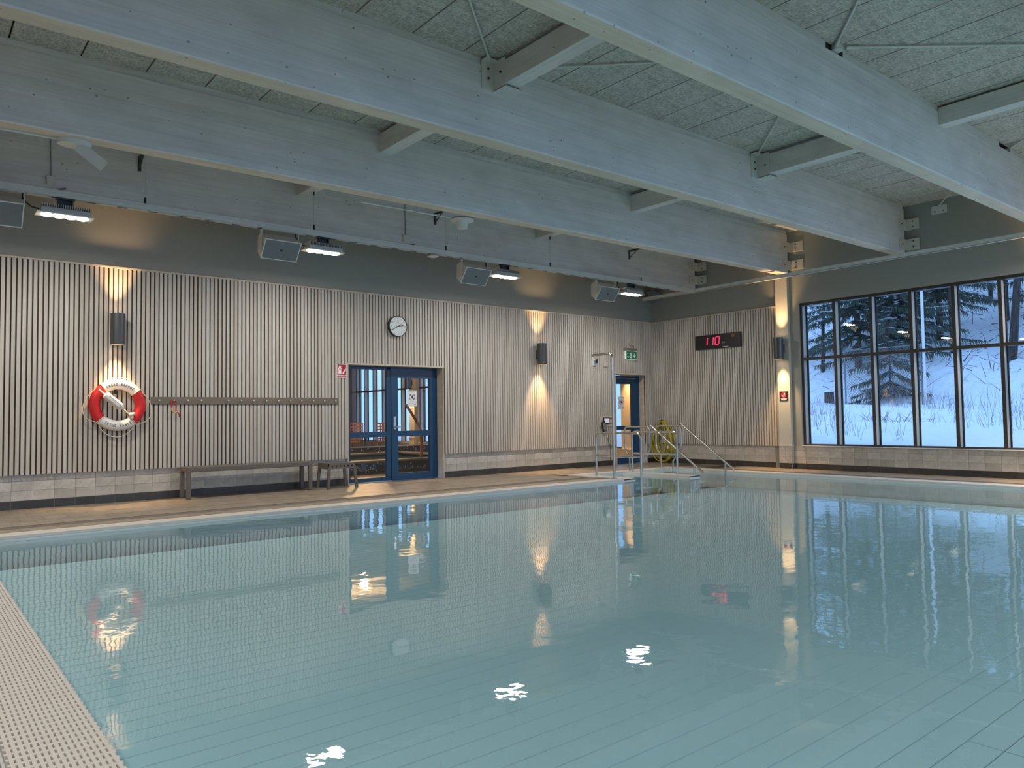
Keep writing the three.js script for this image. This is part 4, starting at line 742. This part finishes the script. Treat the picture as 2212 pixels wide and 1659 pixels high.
// ---------------------------------------------------------------- the side room behind the doors
{
  const f = struct('floor_side_room', 'brown stone floor of the side room'); part('slab', bx(-12, 0.3, -0.3, -0.002, -16.3, -0.3), deckMats[1], f);
  const c = struct('ceiling_side_room', 'ceiling of the side room'); part('slab', bx(-12.3, 0.3, 3.6, 3.9, -16.6, -0.3), M.wool, c);
  const w = struct('wall_side_room', 'pale walls of the side room'); wallBoxes(w, [[-12.3, -12, -0.3, 3.9, -16.6, -0.3], [-12.3, 0.3, -0.3, 3.9, -16.6, -16.3]], M.orange);
  part('door_pier', bx(-0.06, 0.005, 0.3, 3.6, -1.06, -0.3), M.orange, w); part('pier_plinth', bx(-0.1, 0.005, 0, 0.285, -5, -0.3), tileMats[2], w); part('pier_ledge', bx(-0.11, 0.005, 0.285, 0.3, -5, -0.3), M.white, w);
  column(-11.35, -11.0, 'warm lit column between the side room windows', -0.1);
  column(-6.45, -6.0, 'column between the first side room windows', -0.1);
  wallLamp('cylinder wall lamp on the side room column, seen through the door', [-0.1, 2.45, -11.17], -Math.PI / 2, 'side room wall lamps', 1.6);
  wallLamp('cylinder wall lamp beside the narrow door in the side room', [-0.06, 2.6, -0.72], -Math.PI / 2, 'side room wall lamps', 1.2);
  const s = canvas(64, 96, (g) => { g.fillStyle = '#d9d2c8'; g.fillRect(0, 0, 64, 96); g.fillStyle = '#c43a30'; g.fillRect(4, 4, 56, 60); g.fillStyle = '#f6eae4'; g.fillRect(14, 14, 14, 40); g.fillRect(36, 20, 12, 30); g.fillStyle = '#b86a5a'; g.fillRect(4, 72, 56, 18); });
  card('wall_sign', 0.2, 0.3, 0.004, std({ map: s, roughness: 0.5 }), M.white, 'small red sign on the warm column behind the door glass', 'sign', [-0.1, 1.53, -11.17], -Math.PI / 2);
  // a low tub with dark mosaic sides
  const t = thing('plunge_tub', 'low round edged tub with dark mosaic sides behind the door', 'tub', [-5.6, 0, -3.6]);
  part('side', [bx(-2.2, 1.6, 0, 0.24, 1.55, 1.7), bx(-2.2, 1.6, 0, 0.24, -1.7, -1.55), bx(-2.2, -2.05, 0, 0.24, -1.55, 1.55), bx(1.45, 1.6, 0, 0.24, -1.55, 1.55)], M.mosaic, t);
  part('rim', [rbx(-2.25, 1.65, 0.24, 0.29, 1.4, 1.75, 0.02), rbx(-2.25, 1.65, 0.24, 0.29, -1.75, -1.4, 0.02), rbx(-2.25, -1.9, 0.24, 0.29, -1.4, 1.4, 0.02), rbx(1.3, 1.65, 0.24, 0.29, -1.4, 1.4, 0.02)], M.taupe, t);
  part('back_bench', bx(-2.2, 3.4, 0.0, 0.42, -2.6, -1.8), M.mosaic, t);
  const r = rng(88), dots = []; for (let i = 0; i < 90; i++) { const x = -2.15 + 3.7 * r(), y = 0.02 + 0.2 * r(); dots.push(bx(x - 0.009, x + 0.009, y, y + 0.018, 1.7, 1.702)); } for (let i = 0; i < 90; i++) { const x = -2.15 + 5.4 * r(), y = 0.26 + 0.14 * r(); dots.push(bx(x - 0.009, x + 0.009, y, y + 0.018, -1.8, -1.798)); } part('mosaic_chip', dots, M.white, t);
  part('water', bx(-2.05, 1.45, 0.05, 0.2, -1.55, 1.55), std({ color: lin(0.05, 0.1, 0.09), roughness: 0.08 }), t);
  const h = thing('tub_rail', 'dark curved handrail of the tub seen through the door', 'handrail', [-5.55, 0, -2.2]);
  part('tube', bent([[0.0, 0, 0.2], [0.05, 0.9, 0.2], [-0.35, 1.45, 0.2]], 0.03, 0.25, 10), M.chairwood, h);
  // slatted wooden chairs
  const chair = (label, x, z, ry) => {
    const c2 = thing('lattice_chair', label, 'chair', [x, 0, z], ry, 'wooden chairs in the side room');
    part('seat', rbx(-0.22, 0.22, 0.42, 0.46, -0.22, 0.22, 0.01), M.chairwood, c2);
    for (const p of [-0.19, 0.19]) for (const q of [-0.19, 0.19]) part('leg', rod([p * 1.05, 0, q * 1.1], [p, 0.43, q], 0.018, 8), M.chairwood, c2);
    const L = []; for (let i = 0; i < 5; i++) L.push(bx(-0.21 + i * 0.0975, -0.18 + i * 0.0975, 0.46, 1.04, -0.22, -0.195)); for (let j = 0; j < 6; j++) L.push(bx(-0.21, 0.21, 0.52 + j * 0.095, 0.56 + j * 0.095, -0.222, -0.193)); part('lattice_back', L, M.chairwood, c2);
  };
  chair('reddish lattice back chair leftmost behind the door glass', -4.0, -9.3, 2.6); chair('reddish lattice back chair in the middle behind the door glass', -3.15, -9.5, 2.5); chair('reddish lattice back chair right of the others behind the glass', -2.45, -9.2, 2.9);
  const tb = thing('round_table', 'small dark round table among the lattice back chairs', 'table', [-3.3, 0, -8.7]); part('top', new THREE.CylinderGeometry(0.4, 0.4, 0.03, 28), M.chairwood, tb, [0, 0.72, 0]); part('pedestal', [rod([0, 0, 0], [0, 0.71, 0], 0.035, 12), rod([0, 0, 0], [0, 0.02, 0], 0.22, 20)], M.darkmetal, tb);
  // lamps of that room
  for (const [x, z] of [[-7.5, -3], [-4, -7.5]]) { const d = thing('ceiling_lamp', x < -5 ? 'round ceiling lamp near the door in the side room' : 'round ceiling lamp deep in the side room', 'lamp', [x, 3.6, z]); part('shade', new THREE.CylinderGeometry(0.2, 0.2, 0.05, 24), std({ color: lin(0.8, 0.75, 0.7), emissive: WARM, emissiveIntensity: 3 }), d, [0, -0.025, 0]); const l = new THREE.PointLight(WARM, 24, 0, 2); l.position.set(0, -0.12, 0); l.castShadow = true; l.shadow.radius = 6; d.add(l); }
}
// ---------------------------------------------------------------- outside: snow slope, trees, fence
const gy = (x, z) => { const s = Math.max(0, x - 15.5), wob = 0.25 * Math.sin(z * 0.35 + x * 0.2) + 0.12 * Math.sin(z * 1.1 + 2 + x * 0.7); return 0.2 + Math.max(0, x - 0.5) * 0.092 + 0.5 * s + (s > 0 ? wob * Math.min(1, s / 4) * 1.6 : 0) + 0.05 * Math.sin(x * 1.7 + z * 0.9) + 0.03 * Math.sin(z * 2.3 - x) ; };
{
  const nx = 150, nz = 150, pos = [], uv = [], idx = [], X = (i) => 0.32 + 75 * Math.pow(i / nx, 1.5), Z = (j) => -60 + 110 * (j / nz);
  const r = rng(99);
  for (let i = 0; i <= nx; i++) for (let j = 0; j <= nz; j++) { const x = X(i), z = Z(j); pos.push(x, gy(x, z) + (x > 1.5 ? (r() - 0.5) * 0.07 : 0), z); uv.push(x / 1, z / 1); if (i < nx && j < nz) { const a = i * (nz + 1) + j; idx.push(a, a + 1, a + nz + 1, a + 1, a + nz + 2, a + nz + 1); } }
  const g = new THREE.BufferGeometry(); g.setAttribute('position', new THREE.Float32BufferAttribute(pos, 3)); g.setAttribute('uv', new THREE.Float32BufferAttribute(uv, 2)); g.setIndex(idx); g.computeVertexNormals();
  const s = mesh('snow_ground', g, M.snow); tag(s, 'snowy slope rising behind the windows', null, null, 'structure');
  const g2 = bx(-40, 0.3, -0.35, -0.31, ZF + 0.3, 90), s2 = mesh('snow_ground', g2, M.snow); tag(s2, 'snowy ground behind the camera side windows', null, null, 'structure');
}
function triMesh(list) { const n = list.length * 9, p = new Float32Array(n); let o = 0; for (const t of list) for (const v of t) { p[o++] = v[0]; p[o++] = v[1]; p[o++] = v[2]; } const g = new THREE.BufferGeometry(); g.setAttribute('position', new THREE.BufferAttribute(p, 3)); g.computeVertexNormals(); return g; }
function conifer(label, x, z, h, spread, seed, dense = 1, bare = 0.12, mat = M.needle, group) {
  const y0 = gy(x, z) - 0.15, t = thing('conifer', label, 'tree', [x, y0, z], 0, group), r = rng(seed), crown = [], caps = [], limbs = [];
  part('trunk', rod([0, 0, 0], [0, h, 0], 0.011 * h, 8, 0.02), M.bark, t);
  const levels = Math.round(h * 2.5 * dense);
  for (let l = 0; l < levels; l++) {
    const k = bare + (1 - bare) * (l + r() * 0.8) / levels, y = k * h, len = spread * Math.pow(1 - (k - bare) / (1 - bare), 0.8) * (0.7 + 0.45 * r()) + 0.15, nb = 5 + Math.floor(r() * 3), a0 = r() * 6.3;
    for (let b = 0; b < nb; b++) {
      const a = a0 + (b / nb) * 6.283 + (r() - 0.5) * 0.5, L = len * (0.75 + 0.4 * r()), droop = 0.28 + 0.25 * r(), cx = Math.cos(a), sx = Math.sin(a), seg = Math.max(4, Math.round(L * 10));
      limbs.push([[0, y, 0], [cx * L * 0.9, y - droop * L * 0.9, sx * L * 0.9], [0, y + 0.03, 0]]);
      for (let i = 1; i <= seg; i++) {
        const q = (i + r() * 0.6) / seg, d = q * L, py = y - droop * d + 0.12 * q * q * L, wdt = (0.08 + 0.26 * (1 - q) * Math.min(1, L / 1.4)) * (0.7 + 0.6 * r());
        for (const s of [-1, 1]) {
          const px = cx * d, pz = sx * d, fx = px + cx * 0.16 - sx * s * wdt, fz = pz + sx * 0.16 + cx * s * wdt, dy = -0.06 - 0.14 * r(), n = 0.026 + 0.022 * r();
          crown.push([[px - cx * n, py, pz - sx * n], [px + cx * n, py, pz + sx * n], [fx, py + dy, fz]]);
          crown.push([[px - cx * n * 0.6, py - 0.02, pz - sx * n * 0.6], [px + cx * n, py, pz + sx * n], [px + (fx - px) * 0.6, py + dy - 0.12 - 0.1 * r(), pz + (fz - pz) * 0.6]]);
        }
        if (r() < 0.3) { const px = cx * d, pz = sx * d, w = 0.05 + 0.08 * r(); caps.push([[px - w, py + 0.03, pz - w], [px + w, py + 0.02, pz - w * 0.6], [px, py + 0.05, pz + w]]); }
      }
    }
  }
  part('crown', triMesh(crown), mat, t); part('limbs', triMesh(limbs), M.twig, t); if (caps.length) part('snow_cap', triMesh(caps), M.snowcap, t);
}
function bareTree(label, x, z, h, rad, lean, seed, nb = 26, pine = false, group) {
  const y0 = gy(x, z) - 0.2, t = thing('bare_tree', label, 'tree', [x, y0, z], 0, group), r = rng(seed), twigs = [], tufts = [];
  const at = (k) => [lean * k * h + 0.06 * Math.sin(k * 7 + seed), k * h, lean * 0.7 * k * h + 0.05 * Math.sin(k * 5 + seed * 2)];
  const tr = []; for (let i = 0; i < 8; i++) tr.push(rod(at(i / 8), at((i + 1) / 8), rad * (1 - i * 0.1), 8, rad * (0.9 - i * 0.1))); part('trunk', tr, M.bark, t);
  const grow = (p, a, e, l, w, depth) => {
    const q = [p[0] + Math.cos(a) * Math.cos(e) * l, p[1] + Math.sin(e) * l, p[2] + Math.sin(a) * Math.cos(e) * l]; twigs.push(rod(p, q, w, 4, w * 0.5));
    if (pine && depth === 0) for (let i = 0; i < 46; i++) { const u = [r() - 0.5, r() - 0.5, r() - 0.5], s = 0.35; const c = [q[0] + u[0] * 1.1, q[1] + u[1] * 0.6, q[2] + u[2] * 1.1]; tufts.push([c, [c[0] + (r() - 0.5) * s, c[1] + (r() - 0.3) * s, c[2] + (r() - 0.5) * s], [c[0] + (r() - 0.5) * 0.1, c[1] + 0.06, c[2] + (r() - 0.5) * 0.1]]); }
    if (depth > 0) for (let i = 0; i < 3; i++) { const k = 0.4 + 0.6 * r(), m = p.map((v, j) => v + (q[j] - v) * k); grow(m, a + (r() - 0.5) * 1.8, e + (r() - 0.4) * 0.8, l * (0.45 + 0.3 * r()), w * 0.55, depth - 1); }
  };
  for (let i = 0; i < nb; i++) { const k = (pine ? 0.4 : 0.22) + (pine ? 0.6 : 0.78) * r(); grow(at(k), r() * 6.283, 0.1 + 0.7 * r(), (0.6 + 1.3 * r()) * (1.1 - 0.6 * k), 0.012 + rad * 0.12, 1); }
  part('branches', mergeGeometries(twigs.map(plain)), M.twig, t); if (tufts.length) part('needle_tufts', triMesh(tufts), M.pineneedle, t);
}
conifer('large dark spruce filling the second window pane', 18, -3.6, 15, 3.4, 301, 1.1, 0.1);
conifer('dark spruce behind the warm lamp reflection, third pane', 19, -2.4, 15, 3.2, 302, 1.1, 0.03);
conifer('spruce with low drooping branches right of the white post', 20, -1.0, 13, 2.6, 303, 1.0, 0.14);
conifer('spruce further up the slope behind the fence', 26, -6, 16, 3.2, 304, 0.8, 0.08);
conifer('tall spruce high on the slope above the fourth pane', 27, -1.5, 17, 3.2, 305, 0.8, 0.08);
conifer('spruce at the far right window pane beside the leaning trunk', 21, 3.2, 14, 2.5, 306, 0.8, 0.1);
conifer('small spruce beyond the fence low branches in snow', 15.6, -1.2, 3.4, 1.9, 307, 1.2, 0.04);
conifer('distant spruce high on the slope at right', 33, 8.5, 16, 3, 308, 0.6, 0.08);
conifer('distant spruce on the slope beside the side room windows', 24, -20, 14, 3, 309, 0.6, 0.08);
bareTree('slim bare trunk in the leftmost window pane', 17.5, -4.9, 9, 0.09, 0.01, 401, 22);
bareTree('thin bare sapling beside the slim trunk, leftmost pane', 19.5, -4.4, 8, 0.07, 0.015, 402, 20);
bareTree('straight grey trunk standing in snow in the fourth pane', 19, -0.17, 11, 0.15, -0.005, 403, 22, true);
bareTree('dark pine trunk with ragged tufts, fifth window pane', 22, 0.9, 11, 0.12, 0.02, 404, 26, true);
bareTree('slim pine with ragged tufts left in the fifth pane', 24, -0.3, 12, 0.1, -0.01, 405, 26, true);
bareTree('pale leaning trunk in the rightmost window pane', 19, 1.9, 11, 0.17, 0.1, 406, 20);
bareTree('bare tree higher up the slope in the leftmost pane', 30, -10.5, 10, 0.14, 0.02, 407, 28);
bareTree('bare tree high on the slope behind the pines', 30, 4.5, 11, 0.14, 0.03, 408, 28);
{
  const t = thing('tree_stump', 'snow capped stump beside the slim trunk', 'stump', [15, gy(15, -3.4) + 0.45, -3.4]);
  part('wood', rod([0, -0.9, 0], [0, 0.02, 0], 0.2, 14, 0.18), M.bark, t); const g = new THREE.SphereGeometry(0.22, 16, 8, 0, 6.3, 0, Math.PI / 2); g.scale(1, 0.55, 1); part('snow_cap', g, M.snowcap, t, [0, 0.0, 0]);
}
{
  const t = thing('wire_fence', 'grey chain link fence on the slope before the spruces', 'fence', [14, 0, 0]), y0 = 1.75, y1 = 3.55, z0 = -2.2, z1 = 0.62, L = [];
  for (const z of [z0, z1]) part('post', rod([0, 1.2, z], [0, y1 + 0.05, z], 0.03, 8), M.wire, t);
  part('top_bar', rod([0, y1, z0], [0, y1, z1], 0.018, 6), M.wire, t);
  const H = y1 - y0; for (let s = -H; s < z1 - z0; s += 0.11) for (const d of [1, -1]) { let a = Math.max(0, s), b = Math.min(z1 - z0, s + H); if (b - a < 0.02) continue; const ya = d > 0 ? y0 + (a - s) : y1 - (a - s), yb = d > 0 ? y0 + (b - s) : y1 - (b - s); L.push(rod([0, ya, z0 + a], [0, yb, z0 + b], 0.006, 3)); }
  part('wire_mesh', L, M.wire, t);
  const w = thing('lamp_post', 'thin white post standing in the snow at the fence end', 'post', [14, 0, 0.72]); part('pole', rod([0, 0.9, 0], [0, 7, 0], 0.05, 10), M.white, w); part('base', rod([0, 0.9, 0], [0, 1.15, 0], 0.07, 10), M.white, w);
  const w2 = thing('lamp_post', 'thin white post in the rightmost window pane', 'post', [14, 0, 5.55]); part('pole', rod([0, 0.9, 0], [0, 4.2, 0], 0.045, 10), M.white, w2); part('base', rod([0, 0.9, 0], [0, 1.15, 0], 0.065, 10), M.white, w2);
}
{ // dry weeds and brambles through the snow
  const r = rng(505), list = [];
  const blade = (x, z, h, lx, lz, w) => { const y = gy(x, z) - 0.05, m = [x + lx * 0.4, y + h * 0.6, z + lz * 0.4], e = [x + lx, y + h, z + lz]; list.push([[x, y, z - w], [x, y, z + w], m], [[m[0], m[1], m[2] - w * 0.7], [m[0], m[1], m[2] + w * 0.7], e], [[x, y, z + w], [m[0], m[1], m[2] + w * 0.7], [m[0], m[1], m[2] - w * 0.7]]); };
  for (let i = 0; i < 1500; i++) { const x = 3 + 12.5 * Math.pow(r(), 0.7), z = -6 + 15 * r(); if (r() > 0.55 + 0.45 * Math.sin(z * 1.3 + x)) continue; const n = 1 + Math.floor(r() * 3); for (let k = 0; k < n; k++) blade(x + (r() - 0.5) * 0.2, z + (r() - 0.5) * 0.2, 0.2 + 0.6 * r(), (r() - 0.5) * 0.35, (r() - 0.5) * 0.5, 0.003 + 0.003 * r()); }
  for (let i = 0; i < 60; i++) { const x = 8 + (r() - 0.5) * 0.8, z = 2.3 + (r() - 0.5) * 1.8; blade(x, z, 0.1 + 0.35 * r(), (r() - 0.5), (r() - 0.5) * 1.2, 0.012); }
  const w = mesh('dry_weeds', triMesh(list), M.dryweed); tag(w, 'dry brown weeds sticking out of the snow', 'weeds', null, 'stuff');
  const b = []; for (let i = 0; i < 2600; i++) { const x = 16 + 22 * r(), z = -14 + 30 * r(), y = gy(x, z), a = r() * 6.3, l = 0.5 + 1.2 * r(), w2 = 0.012 + 0.012 * r(); const e = [x + Math.cos(a) * l * 0.5, y + 0.15 + 0.7 * r(), z + Math.sin(a) * l]; b.push([[x, y - 0.1, z - w2], [x, y - 0.1, z + w2], e]); const e2 = [e[0] + (r() - 0.5) * 0.6, e[1] - 0.2 + 0.5 * r(), e[2] + (r() - 0.5) * 0.8]; b.push([[e[0], e[1] - w2, e[2]], [e[0], e[1] + w2, e[2]], e2]); }
  const u = mesh('bramble_undergrowth', triMesh(b), M.twig); tag(u, 'tangled bare undergrowth on the snowy slope', 'undergrowth', null, 'stuff');
}
scene.traverse((o) => { if (o.isMesh) { o.castShadow = true; o.receiveShadow = true; } });
renderer.render(scene, camera);
